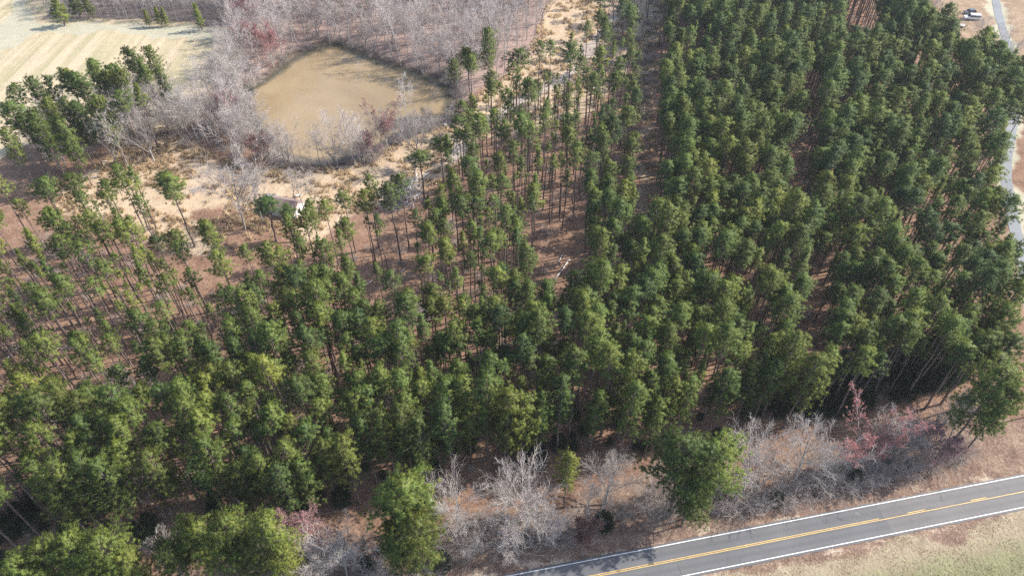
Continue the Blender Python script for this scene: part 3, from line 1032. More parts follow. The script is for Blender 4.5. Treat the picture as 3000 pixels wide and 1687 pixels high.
# --- single pines traced one by one: (apex px, height m, variant list, scale-x, tint, label)
SINGLE = [
    # roadside clumps in front of the plantation
    ((1165, 1412), 21, 3, 1.2, .62, "round light green roadside pine between the grey bare trees, nearest the white pole can"),
    ((1215, 1520), 17, 1, 1.15, .80, "yellowish pine right below the round roadside pine, at the photo's bottom edge"),
    ((1150, 1560), 15, 3, 0.75, .66, "lowest of the three pines in the clump beside the round roadside pine"),
    ((2040, 1420), 14, 3, 0.95, .62, "low pale pine standing between the roadside pair of pines"),
    ((2955, 1085), 25, 1, 1.05, .60, "tall pine with leaning dark trunk at the lower right corner above the road"),
    ((2985, 1130), 22, 2, 0.85, .52, "dark pine behind the tall leaning one at the picture's right edge"),
    ((770, 1500), 22, 2, 0.85, .74, "tall pointed yellowish pine at the right end of the bottom roadside clump"),
    ((650, 1510), 20, 1, 1.0, .66, "broad pine left of the tall pointed one in the bottom roadside clump"),
    ((560, 1530), 20, 3, 1.0, .76, "bright rounded pine in the middle of the bottom roadside clump"),
    ((480, 1585), 17, 2, 0.75, .55, "small darker pine at the left end of the bottom roadside clump"),
    ((700, 1580), 16, 3, 0.85, .72, "low pine in front of the tall pointed one in the bottom roadside clump"),
    ((810, 1600), 15, 1, 0.75, .92, "very yellow low pine at the bottom edge beside the pale bare trees"),
    ((270, 1570), 21, 0, 0.75, .64, "pine with the topmost crown in the bottom left corner clump"),
    ((180, 1575), 20, 1, 0.85, .60, "second pine crown from the right in the bottom left corner clump"),
    ((95, 1610), 19, 3, 0.9, .66, "third pine crown from the right in the bottom left corner clump"),
    ((10, 1640), 19, 0, 0.8, .58, "pine cut by the photo's left edge in the bottom left corner clump"),
    ((340, 1620), 16, 3, 0.8, .85, "yellow-green low pine at the right end of the bottom left corner clump"),
    ((230, 1640), 15, 1, 0.85, .68, "lowest pine crown in the bottom left corner clump"),
    ((2980, 720), 19, 2, 0.75, .32, "open dark pine overhanging the side lane at the right edge"),
    ((2965, 905), 22, 1, 0.85, .50, "dark pine below the side lane at the right edge"),
    ((2920, 940), 20, 3, 0.8, .84, "olive green pine left of the side lane at the right edge"),
    ((2955, 800), 21, 'p1', 1.25, .45, "pine at the right edge between the overhanging open pine and the dark one"),
    ((2900, 985), 21, 'p2', 1.25, .55, "pine just above the tall corner pine with the leaning trunk"),
    ((2985, 985), 22, 'p5', 1.3, .40, "pine cut by the right edge just above the tall corner pine"),
    ((2860, 900), 20, 'p6', 1.25, .62, "light green pine left of the olive green one near the right edge"),
    ((2945, 1045), 20, 'p4', 1.3, .66, "pine whose crown touches the top of the tall corner pine"),
    ((2840, 1010), 20, 'p0', 1.25, .48, "pine at the stand's lower right corner, left of the tall corner pine"),
    # lone pines standing in the dry grass clearing
    ((482, 512), 22, 'p0', 1.35, .60, "broad round lone pine in the dry grass, left of the spreading bare tree"),
    ((330, 478), 21, 'p1', 1.05, .62, "lone pine in the dry grass above the white fallen trunk"),
    ((300, 525), 19, 'p4', 1.15, .55, "pine left of and just below the lone pine by the white fallen trunk"),
    ((375, 490), 19, 'p3', 1.0, .40, "slim lone pine touching the white leaning birch-like trunk"),
    ((105, 522), 20, 'p2', 1.2, .45, "dark bushy pine at the left end of the clearing"),
    ((190, 508), 20, 'p5', 1.3, .60, "pale pine between the dark bushy one and the clearing's lone pines"),
    ((775, 590), 13, 'p6', 1.5, .16, "dark blue-green pine standing in front of the shed roof"),
    ((835, 608), 11, 'p8', 1.4, .30, "short pine against the shed's front corner"),
    ((1228, 442), 15, 'p9', 1.15, .55, "pine at the edge of the dry grass just above the brush pile"),
    ((1290, 405), 14, 'p10', 1.2, .60, "pine beside the pale gravel track, nearest the brush pile"),
    ((1425, 86), 25, 'b2', 0.62, .60, "tallest broad pine on the pond's far right bank"),
    ((1372, 142), 20, 'p0', 1.2, .68, "round pine left of the tallest broad pine on the pond's bank"),
    ((1515, 148), 21, 'p2', 1.3, .50, "dense pointed pine right of the tallest broad pine by the pond"),
    ((1330, 168), 19, 'p5', 1.1, .58, "thin pine at the pond's right bank above the dark cove"),
    ((2075, 330), 16, 'p4', 1.2, .9, "small bright yellow-green pine in the thinned row right of the corridor"),
    # green pines at the edge of the grey thicket beyond the field
    ((155, 0), 10, 'y0', 1.5, .85, "bushy yellow-green young pine at the left end of the grey thicket"),
    ((420, 28), 6.5, 'y1', 1.0, .95, "bright little pine at the grey thicket's edge, leftmost of a row of four"),
    ((452, 20), 7.5, 'y0', 1.0, .85, "second little pine of the row of four at the grey thicket"),
    ((471, 22), 7.0, 'y1', 1.0, .88, "third little pine of the row of four at the grey thicket"),
    ((568, 12), 10, 'y1', 1.1, .70, "tallest little pine, rightmost of the row at the grey thicket's edge"),
    ((205, -15), 9, 'y0', 1.4, .6, "dark young pine just inside the left end of the grey thicket"),
    ((245, -12), 9, 'y1', 1.3, .8, "yellowish young pine inside the grey thicket at the photo's top edge"),
]
# tree line between field and pond
LINE = [(31, 252), (89, 229), (136, 221), (186, 202), (217, 217), (268, 171), (272, 200), (334, 186), (380, 142), (431, 136), (462, 200), (175, 287), (50, 338), (128, 291), (240, 238),
        (303, 212), (349, 205), (388, 248), (20, 300), (90, 330), (170, 350), (210, 300), (280, 290), (340, 265), (10, 380), (415, 180)]
near_single = []
for (ax, ay), h, vv, sx, tint, lab in SINGLE:
    if isinstance(vv, int):
        var = BIGP[vv]
    else:
        var = {'p': PINES, 'b': BIGP, 'y': YPINE}[vv[0]][int(vv[1:])]
    q = P(ax, ay, h)
    s = h / var['h']
    put_pine(var, q[0], q[1], s, rnd.uniform(0, 6.28), tint, lab, "single pines outside the plantation rows", sx=sx / s if s < .9 else sx)
    sp.add(q[0], q[1])
lr = sorted(range(len(LINE)), key=lambda i: LINE[i][0])
for k, i in enumerate(lr):
    h = 21 + rnd.uniform(-1.5, 1.5)
    q = P(*LINE[i], h)
    var = BIGP[rnd.choice((1, 2, 3))] if rnd.random() < .5 else rnd.choice([v for v in EDGEP + PINES if not v.get('airy')])
    s = h / var['h']
    tn, tw = TINTS[rnd.choice((1, 2, 2, 3))]
    put_pine(var, q[0], q[1], s, rnd.uniform(0, 6.28), tn, f"{tw} pine, {ordinal(k + 1)} from the left in the tree line along the field's near edge",
             "pines of the tree line along the field", sx={2: 0.74, 3: 0.8}.get(var['st'], 1.35))
    sp.add(q[0], q[1])

# --- plantation
bb0, bb1 = FOREST.min(0), FOREST.max(0)
fr = np.random.default_rng(11)
cand = np.stack([fr.uniform(bb0[0], bb1[0], 60000), fr.uniform(bb0[1], bb1[1], 60000)], 1)
# faint planting rows: pull candidates towards lines 3.2 m apart
ROWA = math.radians(86)
rn = V3([-math.sin(ROWA), math.cos(ROWA)])
tt_ = cand @ rn
cand = cand + rn[None] * ((np.round(tt_ / 3.2) * 3.2 - tt_)[:, None] * 0.35)
jit = np.stack([vnoise(cand, 10, 21) - .5 + .6 * (vnoise(cand, 4, 23) - .5), vnoise(cand, 10, 22) - .5 + .6 * (vnoise(cand, 4, 24) - .5)], 1) * 7
sdF = sdist(FOREST, cand + jit * .5)
cand, jit = cand[sdF > 0], jit[sdF > 0]
cj = cand + jit
inS, inS2, inS3, inD = [sdist(z_, cj) > 0 for z_ in (SPARSE, SPARSE2, SPARSE3, DENSE)]
inC = sdist(CORRIDOR, cand + jit * .5) > -1.6
inC2 = np.max([sdist(z_, cand + jit * .4) for z_ in (CORR2, CORR3, CORR4, GAPC)], 0) > -2.0
inG = sdist(GAPD, cj) > 0
inCl = sdist(CLEAR, cj) > 1.0
tr_d = ldist(TRACK, cand)
ln_d = ldist(LANE, cand)
pd = sdist(POND, cand)
nz = 0.6 * vnoise(cand, 16, 31) + 0.4 * vnoise(cand, 7, 32)
front = sdist(FOREST, cand)
r_ = np.where(inD, 3.0, 3.3)
r_ = np.where(inS2, 4.2, r_)
r_ = np.where(inS3, 5.0, r_)
r_ = np.where(inS, np.where(cand[:, 1] < 92, 3.9, 4.5), r_)
r_ = r_ + (nz - .5) * np.where(inD, np.where(cand[:, 1] < 120, 1.5, 2.6), np.where(cand[:, 1] < 110, 2.6, 4.8))
r_ = np.where(inCl, 8.0, r_)
r_ = np.where(sdist(NCLEAR, cj) > 0, 6.0, r_)
r_ = np.where(inC, 14.0, r_)
r_ = np.where(inG, 7.5, r_)
trees, T2F = [], []
for i in range(len(cand)):
    if inC2[i] or tr_d[i] < 3.2 or ln_d[i] < 3.2 or pd[i] > -3:
        continue
    if inC[i] and fr.random() > .05:
        continue
    x, y = cand[i]
    if sp.ok(x, y, r_[i]):
        sp.add(x, y)
        T2F.append(i)
        trees.append((x, y, bool(inS[i] or inS2[i] or inS3[i]), bool(inD[i])))
n_main = len(trees)
fine_sp = Spaced(2.0)
for q in sp.pts:
    fine_sp.add(*q)
for i in range(len(cand)):        # thin suppressed stems between the main trees
    if inC2[i] or inC[i] or inCl[i] or inG[i] or tr_d[i] < 3 or ln_d[i] < 4 or pd[i] > -3 or front[i] < 6 or sdist(NCLEAR, cand[i:i+1])[0] > 2 or fr.random() > .11:
        continue
    x, y = cand[i]
    if fine_sp.ok(x, y, 1.45):
        fine_sp.add(x, y)
        T2F.append(i)
        trees.append((x, y, True, False))
T = np.array([(a, b_) for a, b_, _, _ in trees])
hh = fr.uniform(0.82, 1.08, len(T)) * (0.96 + 0.1 * vnoise(T, 30, 41))
vid = np.zeros(len(T), int)
thin_ids = [i for i, v in enumerate(PINES) if v['st'] == 4]
slim_ids = [i for i, v in enumerate(PINES) if v['st'] == 1]
full_ids = [i for i, v in enumerate(PINES) if v['st'] == 0 and not v['airy']]
airy_ids = [i for i, v in enumerate(PINES) if v['airy'] and v['st'] != 4]
for i, (_, _, s_, d_) in enumerate(trees):
    ps = 0.30 if s_ else 0.15
    vid[i] = fr.choice(slim_ids) if fr.random() < ps else fr.choice(full_ids)
    if s_ and fr.random() < .6:
        vid[i] = fr.choice(airy_ids)
    if i >= n_main:
        vid[i] = fr.choice(thin_ids)
hh[:n_main] *= np.array([1.02 if t[3] else 0.97 for t in trees[:n_main]])
tval = np.clip(fr.normal(0.49, 0.19, len(T)) + (0.06 - 0.0011 * (T[:, 0] + 20)), 0.02, 1)
rots = fr.uniform(0, 6.28, len(T))
tops = np.column_stack([T, hh * np.array([PINES[v]['h'] for v in vid]) * 0.8])
pp = to_px(tops)
inframe = (pp[:, 0] > 15) & (pp[:, 0] < 2985) & (pp[:, 1] > -40) & (pp[:, 1] < 1660)
dist = np.sqrt(T[:, 0] ** 2 + T[:, 1] ** 2 + (CAMH - 20) ** 2)
order = [i for i in np.argsort(dist) if inframe[i] and i < n_main]
N_IND = 220
ind = order[:N_IND]
# ranks: strips parallel to the road, counted from the forest's front edge; in each, from the left
fu, fv = road_uv(T)
front_v = {}
ranks = {}
edge_u = np.array([road_uv(np.array([q]))[0][0] for q in FOREST[:13]])
edge_v = np.array([road_uv(np.array([q]))[1][0] for q in FOREST[:13]])
for i in ind:
    e = np.interp(fu[i], edge_u, edge_v)
    ranks.setdefault(int(max(0, fv[i] - e) // 5.5), []).append(i)
taken = set()
for rk in sorted(ranks):
    row = sorted(ranks[rk], key=lambda i: pp[i, 0])
    for k, i in enumerate(row):
        var = PINES[vid[i]]
        if (rk == 0 and front[T2F[i]] < 4.5) or (T[i, 0] > 48 and rk < 5 and i % 3):
            var = EDGEP[i % 4]
        j = int(np.argmin([abs(tval[i] - t_) for t_, _ in TINTS]))
        word = "slim " if var['st'] == 1 else ("short " if hh[i] < .93 else ("tall " if hh[i] > 1.06 else ""))
        side = f"{ordinal(k + 1)} crown from left" if k < len(row) / 2 else f"{ordinal(len(row) - k)} crown from right"
        lab = f"{word}{TINTS[j][1]} pine, {side} in the {ordinal(rk + 1)} rank behind the roadside gap"
        put_pine(var, T[i, 0], T[i, 1], hh[i], rots[i], np.clip(TINTS[j][0] + rnd.uniform(-.06, .06), 0, 1), lab, "pines in the front ranks of the plantation", sx=0.95)
        taken.add(i)
rest = [i for i in range(len(T)) if i not in taken]
rz_ = ground_z(T[rest])
scatter("pine_wood", "plantation of tall pines filling the middle and right side, behind the front ranks", "pine wood", [v['both'] for v in PINES],
        np.column_stack([T[rest], rz_]), vid[rest], rots[rest], hh[rest], tval[rest], fr.normal(0, .016, (len(rest), 2)))
print("PINES", len(T), "individual", len(ind), "rest", len(rest), "ranks", {k: len(v) for k, v in ranks.items()})

us = cand[(front > 0) & (front < 13) & (cand[:, 1] < 105)]
us = us[fr.permutation(len(us))[:190]]
CORNER = poly([(1950, 1010), (2200, 900), (2430, 820), (2450, 960), (2310, 1003), (2000, 1060)], 'd')
uc = np.stack([fr.uniform(CORNER[:, 0].min(), CORNER[:, 0].max(), 900), fr.uniform(CORNER[:, 1].min(), CORNER[:, 1].max(), 900)], 1)
us = np.concatenate([us, uc[sdist(CORNER, uc) > 0][:130]])
US = [make("understory_whole", g['parts'], [M_DBARK, M_EVER]) for g in GSHRUB]
scatter("understory", "dark evergreen undergrowth beneath the front edge of the pines", "undergrowth", US, np.column_stack([us, ground_z(us)]), fr.integers(0, 2, len(us)),
        fr.uniform(0, 6.28, len(us)), fr.uniform(.35, 1.0, len(us)), fr.uniform(.1, .5, len(us)))

# --- grey thicket beyond the field
gq_ = np.stack([fr.uniform(GREYWOOD[:, 0].min(), GREYWOOD[:, 0].max(), 9000), fr.uniform(GREYWOOD[:, 1].min(), GREYWOOD[:, 1].max(), 9000)], 1)
gq_ = gq_[(sdist(GREYWOOD, gq_) > 0) & (gq_[:, 1] < 420)]
s2, keep = Spaced(2.0), []
for x, y in gq_:
    if s2.ok(x, y, 1.7):
        s2.add(x, y); keep.append((x, y))
keep = np.array(keep)
scatter("grey_thicket", "dense stand of slender leafless grey saplings beyond the mown field", "thicket", [v['both'] for v in SLIMS],
        np.column_stack([keep, ground_z(keep)]), fr.integers(0, len(SLIMS), len(keep)), fr.uniform(0, 6.28, len(keep)), fr.uniform(.5, .68, len(keep)), np.full(len(keep), .5))

# --- bare trees traced one by one: (base px, height, kind, variant, tilt, label)
BARES = [
    ((1345, 1575), 19, BROADS, 3, "broad white-grey bare tree between the round roadside pine and the slender yellow pine"),
    ((1545, 1548), 20, BROADS, 2, "largest spreading bare tree beside the road, twin dark trunks at its foot"),
    ((1572, 1552), 18, VASES, 1, "bare tree crowded against the largest spreading one, on its road side"),
    ((1478, 1552), 15, SLIMS, 1, "slender bare tree standing between the two broad roadside bare trees"),
    ((1370, 1640), 11, VASES, 0, "low grey bare tree drooping toward the road in front of the broad white-grey one"),
    ((1620, 1590), 11, BROADS, 1, "low spreading bare tree on the verge below the slender yellow pine"),
    ((1520, 1625), 9, BROADS, 0, "small bare tree at the verge below the largest spreading bare tree"),
    ((1040, 1640), 17, VASES, 2, "pale many-limbed bare tree left of the round roadside pine"),
    ((1015, 1680), 13, BROADS, 1, "low bare tree at the bottom edge left of the round roadside pine"),
    ((850, 1668), 17, SLIMS, 2, "narrow white bare tree at the right end of the bottom pine clump"),
    ((930, 1668), 13, BROADS, 0, "thin bare tree between the narrow white one and the red maple"),
    ((540, 1700), 15, SLIMS, 4, "white bare tree poking out of the bottom roadside pines"),
    ((1725, 1535), 16, SLIMS, 0, "left of three pale bare trees right of the slender yellow pine"),
    ((1752, 1530), 16, SLIMS, 3, "middle of three pale bare trees right of the slender yellow pine"),
    ((1770, 1480), 14, BROADS, 0, "twiggy bare tree, right one of three beside the slender yellow pine"),
    ((1905, 1470), 11, SLIMS, 5, "thin dark-stemmed bare tree in the tan clearing left of the roadside pair of pines"),
    ((1925, 1475), 10, SLIMS, 2, "second thin bare tree in the tan clearing left of the roadside pair of pines"),
    ((2178, 1430), 18, BROADS, 2, "tall greenish grey bare tree just right of the roadside pair of pines"),
    ((2215, 1440), 16, VASES, 0, "second tall bare tree right of the roadside pair of pines"),
    ((2322, 1425), 18, BROADS, 3, "full twiggy bare tree midway between the roadside pines and the red maple"),
    ((2345, 1412), 14, SLIMS, 1, "thin bare tree leaning beside the full twiggy one"),
    ((2415, 1392), 17, VASES, 1, "bare tree with long dark trunk next left of the bright red maple"),
    ((2545, 1375), 18, SLIMS, 4, "bare tree rising behind the bright red maple on its right"),
    ((2590, 1350), 16, SLIMS, 3, "grey bare tree second to the right of the bright red maple"),
    ((2610, 1345), 14, BROADS, 1, "bushy grey bare tree third to the right of the bright red maple"),
    ((2700, 1310), 18, SLIMS, 0, "tall leaning bare tree near the tall pine at the lower right corner"),
    ((2750, 1300), 14, SLIMS, 5, "dark thin bare tree next to the leaning trunk of the corner pine"),
    ((2780, 1290), 12, BROADS, 0, "faint bare tree under the power line beside the corner pine"),
    ((720, 682), 24, BROADS, 3, "biggest bare tree in the clearing, wide grey crown left of the shed"),
    ((770, 650), 17, BROADS, 1, "bare tree with fanned limbs directly behind the shed"),
    ((870, 650), 16, SLIMS, 2, "thin bare tree in front of the shed's white gable"),
    ((900, 640), 17, SLIMS, 0, "bare tree right of the shed with a long clean trunk"),
    ((935, 620), 14, SLIMS, 4, "third bare tree to the right of the shed"),
    ((990, 492), 20, SLIMS, 1, "tall bare tree rooted on the near bank, its crown over the middle of the pond"),
    ((1040, 478), 19, BROADS, 1, "broad thin-limbed bare tree on the near bank beside the tall one"),
    ((1070, 480), 12, SLIMS, 3, "broken-topped dark bare stem on the near bank of the pond"),
    ((1205, 405), 20, SLIMS, 5, "slender white tree standing by the pond's near right bank, crown over the water"),
    ((1215, 510), 19, BROADS, 0, "grey bare tree standing over the brush pile"),
    ((850, 478), 16, VASES, 1, "pale bushy bare tree at the near left end of the pond bank"),
    ((618, 435), 21, SLIMS, 2, "stout grey bare tree with a straight trunk left of the pond"),
    ((590, 430), 19, SLIMS, 0, "tall bare tree just left of the stout straight one by the pond"),
    ((455, 478), 18, VASES, 0, "white-barked forked bare tree at the edge of the field tree line"),
    ((385, 508), 20, SLIMS, 3, "long white leaning bare trunk ending beside the slim lone pine"),
    ((340, 480), 20, VASES, 2, "wide vase-shaped bare tree in front of the field tree line"),
    ((185, 505), 17, VASES, 1, "pale fan-crowned bare tree at the far left in front of dark pines"),
    ((560, 430), 19, SLIMS, 5, "bare tree with pale top standing against the mown field"),
    ((725, 190), 20, SLIMS, 4, "tall pale bare tree at the corner of the field and the pond"),
    ((690, 225), 16, BROADS, 1, "dark-stemmed bare tree just left of the pond's far left corner"),
    ((2255, 400), 14, SLIMS, 2, "white bare tree standing alone among the dense pines"),
    ((2285, 395), 14, SLIMS, 0, "second white bare tree standing among the dense pines"),
    ((2145, 820), 12, BROADS, 2, "purplish bare tree almost hidden in the middle of the pine plantation"),
    ((400, 1180), 13, BROADS, 0, "white bare tree lying low among the sparse pines at the left"),
    ((2005, 650), 12, SLIMS, 3, "white dead stem beside the pinkish maple inside the plantation"),
    ((1235, 990), 11, BROADS, 1, "dark twiggy bare tree in the gap of the plantation's centre"),
    ((2900, 150), 12, VASES, 2, "large dark bare tree leaning over the side lane near the parked car"),
    ((2935, 190), 13, VASES, 0, "second dark bare tree beside the side lane at the top right"),
    ((2860, 125), 10, BROADS, 2, "thin bare tree between the trailer and the side lane"),
    ((2790, 118), 9, SLIMS, 1, "small crooked bare tree in front of the flat trailer"),
    ((2720, 60), 13, BROADS, 1, "grey bare tree at the edge of the pines left of the trailer"),
    ((2745, 40), 13, SLIMS, 5, "slender grey bare tree in the yard corner left of the parked car"),
]
for (bx, by), h, lst, vi, lab in BARES:
    var = lst[vi % len(lst)]
    q = P(bx, by)
    put_bare(var, q[0], q[1], h / var['h'], rnd.uniform(0, 6.28), lab, "leafless grey trees")
    sp.add(q[0], q[1])
RED = [((2492, 1372), 18, 1, .8, "bright red-budded maple in the roadside row of bare trees"),
       ((2700, 1335), 12, 0, .25, "pale pink-budded maple right of the bright red one near the corner pine"),
       ((915, 1650), 13, 0, .35, "pinkish red-budded maple left of the pale many-limbed bare tree at the bottom"),
       ((1135, 425), 15, 1, .95, "lone coral-red maple whose crown stands over the pond"),
       ((1095, 460), 10, 0, .3, "low pinkish maple on the near pond bank below the coral one"),
       ((800, 190), 14, 2, .75, "rosy maple at the pond's far left corner"),
       ((760, 178), 15, 0, .55, "second rosy maple at the pond's far left corner, behind the first"),
       ((735, 110), 16, 2, .45, "pinkish maple at the corner between the field and the bare wood"),
       ((2055, 620), 11, 1, .12, "pinkish leafless maple in the opening inside the plantation"),
       ((760, 470), 10, 0, .7, "small red maple on the pond's left bank"),
       ((690, 380), 14, 2, .2, "pale pink maple among the grey trees left of the pond"),
       ((1350, 215), 9, 0, .45, "small reddish maple at the foot of the bank pines right of the pond"),
       ((880, 30), 14, 1, .2, "faintly pink maple at the left end of the bare wood behind the pond")]
for (bx, by), h, vi, tn, lab in RED:
    var = MAPLES[vi]
    q = P(bx, by)
    put_bare(var, q[0], q[1], h / var['h'], rnd.uniform(0, 6.28), lab, "red-budded maples", "maple_tree", "maple", tn)
    sp.add(q[0], q[1])
for (bx, by), h, vi, sx, tn, lab in (((1962, 1512), 26, 2, 1.15, .40, "dark green roadside pine, left one of the pair casting shade on the road"),
                                     ((2056, 1506), 25, 0, 1.05, .58, "light green roadside pine, right one of the pair casting shade on the road")):
    q = P(bx, by)
    t = put_pine(BIGP[vi], q[0], q[1], h / BIGP[vi]['h'], 0, tn, lab, "single pines outside the plantation rows", sx=sx)
    t.rotation_euler = (0.03, -0.10, 0)
# slender yellow pine by the road
q = P(1668, 1335, 17)
put_pine(EDGEP[1], q[0], q[1], 17 / EDGEP[1]['h'], 1.0, 0.97, "slender yellow-green pine standing among the grey bare roadside trees", "single pines outside the plantation rows", sx=0.85)

# --- bare wood behind the pond, in ranks
wc = np.stack([fr.uniform(NWOOD[:, 0].min(), NWOOD[:, 0].max(), 6000), fr.uniform(NWOOD[:, 1].min(), NWOOD[:, 1].max(), 6000)], 1)
wc = wc[(sdist(NWOOD, wc) > 0) & (wc[:, 1] < 420)]
wood = []
for x, y in wc:
    if sp.ok(x, y, 4.2):
        sp.add(x, y); wood.append((x, y))
W = np.array(wood)
wp = to_px(np.column_stack([W, np.full(len(W), 6.0)]))
vis = [i for i in range(len(W)) if -20 < wp[i, 1] and 0 < wp[i, 0] < 3000]
vis.sort(key=lambda i: W[i, 1])
vis = vis[:140]
rk = {}
bank = sdist(POND, W)
for i in vis:
    rk.setdefault(int((-bank[i]) // 8), []).append(i)
wtaken = set(vis)
for r in sorted(rk):
    row = sorted(rk[r], key=lambda i: wp[i, 0])
    for k, i in enumerate(row):
        lst, word = (SLIMS, "slender") if fr.random() < .68 else ((BROADS, "broad") if fr.random() < .6 else (VASES, "forked"))
        var = lst[int(fr.integers(0, len(lst)))]
        side = f"{ordinal(k + 1)} from left" if k < len(row) / 2 else f"{ordinal(len(row) - k)} from right"
        put_bare(var, W[i, 0], W[i, 1], fr.uniform(.85, 1.1), fr.uniform(0, 6.28), f"{word} grey bare tree, {side} in the {ordinal(r + 1)} rank behind the pond's far bank", "bare trees of the wood behind the pond")
wrest = [i for i in range(len(W)) if i not in wtaken]
if wrest:
    scatter("bare_wood", "leafless grey hardwood stand behind the pond, running out of the top of the photo", "bare wood", [v['both'] for v in SLIMS + BROADS],
            np.column_stack([W[wrest], ground_z(W[wrest])]), fr.integers(0, 10, len(wrest)), fr.uniform(0, 6.28, len(wrest)), fr.uniform(.85, 1.1, len(wrest)), np.full(len(wrest), .5))
# --- bare trees on the left and near banks of the pond
ZL = poly([(500, 330), (560, 240), (610, 230), (615, 280), (650, 360), (700, 395), (690, 415), (600, 410), (470, 350)], 'd')
ZN = poly([(700, 398), (850, 404), (930, 388), (1000, 340), (1080, 312), (1095, 325), (1010, 362), (950, 400), (850, 420), (720, 416)], 'd')
ZT = poly([(420, 260), (500, 330), (470, 350), (520, 390), (420, 350), (240, 380), (150, 440), (130, 400), (300, 330)], 'd')
for zone, n, hgt, where, grp in ((ZL, 38, (12, 20), "thicket on pond's left shore", "bare trees on the pond's left shore"),
                                 (ZN, 26, (7, 14), "fringe on pond's near bank", "bare trees on the pond's near bank"),
                                 (ZT, 30, (13, 19), "strip below the field's tree line", "bare trees below the field's tree line")):
    got = []
    for _ in range(1500):
        q = V3([fr.uniform(zone[:, 0].min(), zone[:, 0].max()), fr.uniform(zone[:, 1].min(), zone[:, 1].max())])
        if sdist(zone, q[None])[0] > 0 and sp.ok(q[0], q[1], 1.5) and sdist(POND, q[None])[0] < -0.3:
            sp.add(*q); got.append(q)
        if len(got) >= n:
            break
    got.sort(key=lambda q: to_px(V3([q[0], q[1], 5.0]))[0, 0])
    for k, q in enumerate(got):
        lst, word = (SLIMS, "slender") if fr.random() < (.9 if zone is ZN else .6) else ((BROADS, "broad") if fr.random() < .6 else (VASES, "forked"))
        var = lst[int(fr.integers(0, len(lst)))]
        side = f"{ordinal(k + 1)} from left" if k < len(got) / 2 else f"{ordinal(len(got) - k)} from right"
        put_bare(var, q[0], q[1], fr.uniform(*hgt) / var['h'], fr.uniform(0, 6.28), f"{word} pale bare tree, {side}, {where}", grp, sx=1.1)

# --- shrubs: roadside row as single shrubs, pond brush as one mass
SHR = [(2165, 1475), (2200, 1465), (2235, 1468), (2290, 1450), (2340, 1440), (2380, 1425), (2420, 1432), (2460, 1418), (2500, 1400), (2540, 1400), (2580, 1388), (2640, 1380), (2690, 1360), (2740, 1345),
       (2790, 1335), (2830, 1320), (1930, 1490), (1960, 1500), (1900, 1495), (1690, 1570), (1560, 1580), (1460, 1600), (1330, 1640), (1090, 1680), (960, 1640), (2120, 1480)]
SHR.sort()
for k, (bx, by) in enumerate(SHR):
    q = P(bx, by)
    var = SHRUBS[k % 4]
    put_bare(var, q[0], q[1], fr.uniform(1.1, 1.6), fr.uniform(0, 6.28), f"leafless grey shrub, {ordinal(k + 1)} from the left along the road's far verge", "leafless shrubs along the road", "bare_shrub", "shrub", sx=1.2)
bq = []
for _ in range(6000):
    i = int(fr.integers(0, len(POND)))
    a, c_ = POND[i], POND[(i + 1) % len(POND)]
    q = a + (c_ - a) * fr.random()
    o = q - POND.mean(0)
    o /= np.linalg.norm(o)
    q = q + o * fr.uniform(0.3, 5.5)
    if sdist(POND, q[None])[0] < -0.4:
        bq.append(q)
    if len(bq) >= 300:
        break
for zone, n in ((CORRIDOR, 30), (ZL, 120), (ZT, 60), (NWOOD, 260), (FOREST, 1100)):
    k = 0
    while k < n:
        q = V3([fr.uniform(zone[:, 0].min(), zone[:, 0].max()), fr.uniform(zone[:, 1].min(), min(380, zone[:, 1].max()))])
        if sdist(zone, q[None])[0] > 0 and sdist(POND, q[None])[0] < 0 and ldist(LANE, q[None])[0] > 4:
            bq.append(q); k += 1
sl = [P(*q)[:2] for q in sorted(SHR)]
for a, c_ in zip(sl, sl[1:]):
    L_ = np.linalg.norm(c_ - a)
    for _ in range(int(L_ * 0.6)):
        bq.append(a + (c_ - a) * fr.random() + ROAD_N * fr.normal(0.4, 1.5))
n_verge = int(sum(int(np.linalg.norm(c_ - a) * 0.6) for a, c_ in zip(sl, sl[1:])))
bq = np.array(bq)
bs = fr.uniform(.35, .85, len(bq))
bs[-n_verge:] = fr.uniform(.45, 1.0, n_verge)
scatter("brush", "leafless brush along the pond banks and scattered low growth under the trees", "brush", [v['both'] for v in SHRUBS], np.column_stack([bq, ground_z(bq)]),
        fr.integers(0, 4, len(bq)), fr.uniform(0, 6.28, len(bq)), bs, np.full(len(bq), .5))

EV = [((1765, 1540), 0, 1.0, .15, "dark evergreen shrub under pale branches right of the slender yellow pine"),
      ((2265, 1470), 1, .75, .10, "dark evergreen shrub among the grey shrubs right of the roadside pine pair"),
      ((2500, 1405), 0, .75, .35, "olive evergreen shrub at the foot of the bright red maple"),
      ((1295, 1655), 1, .9, .30, "dark evergreen shrub right of the round roadside pine's lowest branches"),
      ((1075, 1665), 0, .8, .15, "dark evergreen shrub under the left side of the round roadside pine"),
      ((2665, 1285), 1, 1.0, .9, "small yellow-green evergreen behind the leaning bare trees near the corner pine"),
      ((725, 265), 0, .9, .10, "dark evergreen bush overhanging the pond's left shore"),
      ((700, 300), 1, .6, .12, "second dark evergreen bush on the pond's left shore"),
      ((2150, 640), 1, 1.1, .08, "dark evergreen clump beside the pinkish maple inside the plantation"),
      ((1390, 398), 0, .9, .25, "dark evergreen bush beside the gravel track near the pond"),
      ((1152, 528), 0, 0.45, .20, "dark evergreen bush growing out of the brush pile")]
for (bx, by), vi, s, tn, lab in EV:
    q = P(bx, by)
    t = thing("evergreen_shrub", lab, "shrub", (q[0], q[1], gz1(q[0], q[1])), rnd.uniform(0, 6.28), "evergreen shrubs")
    t.scale = (s, s, s)
    obj("stems", GSHRUB[vi]['stem'], t)
    lf = obj("leaves", GSHRUB[vi]['leaf'], t)
    lf["tint"] = tn
q = P(1712, 1580)
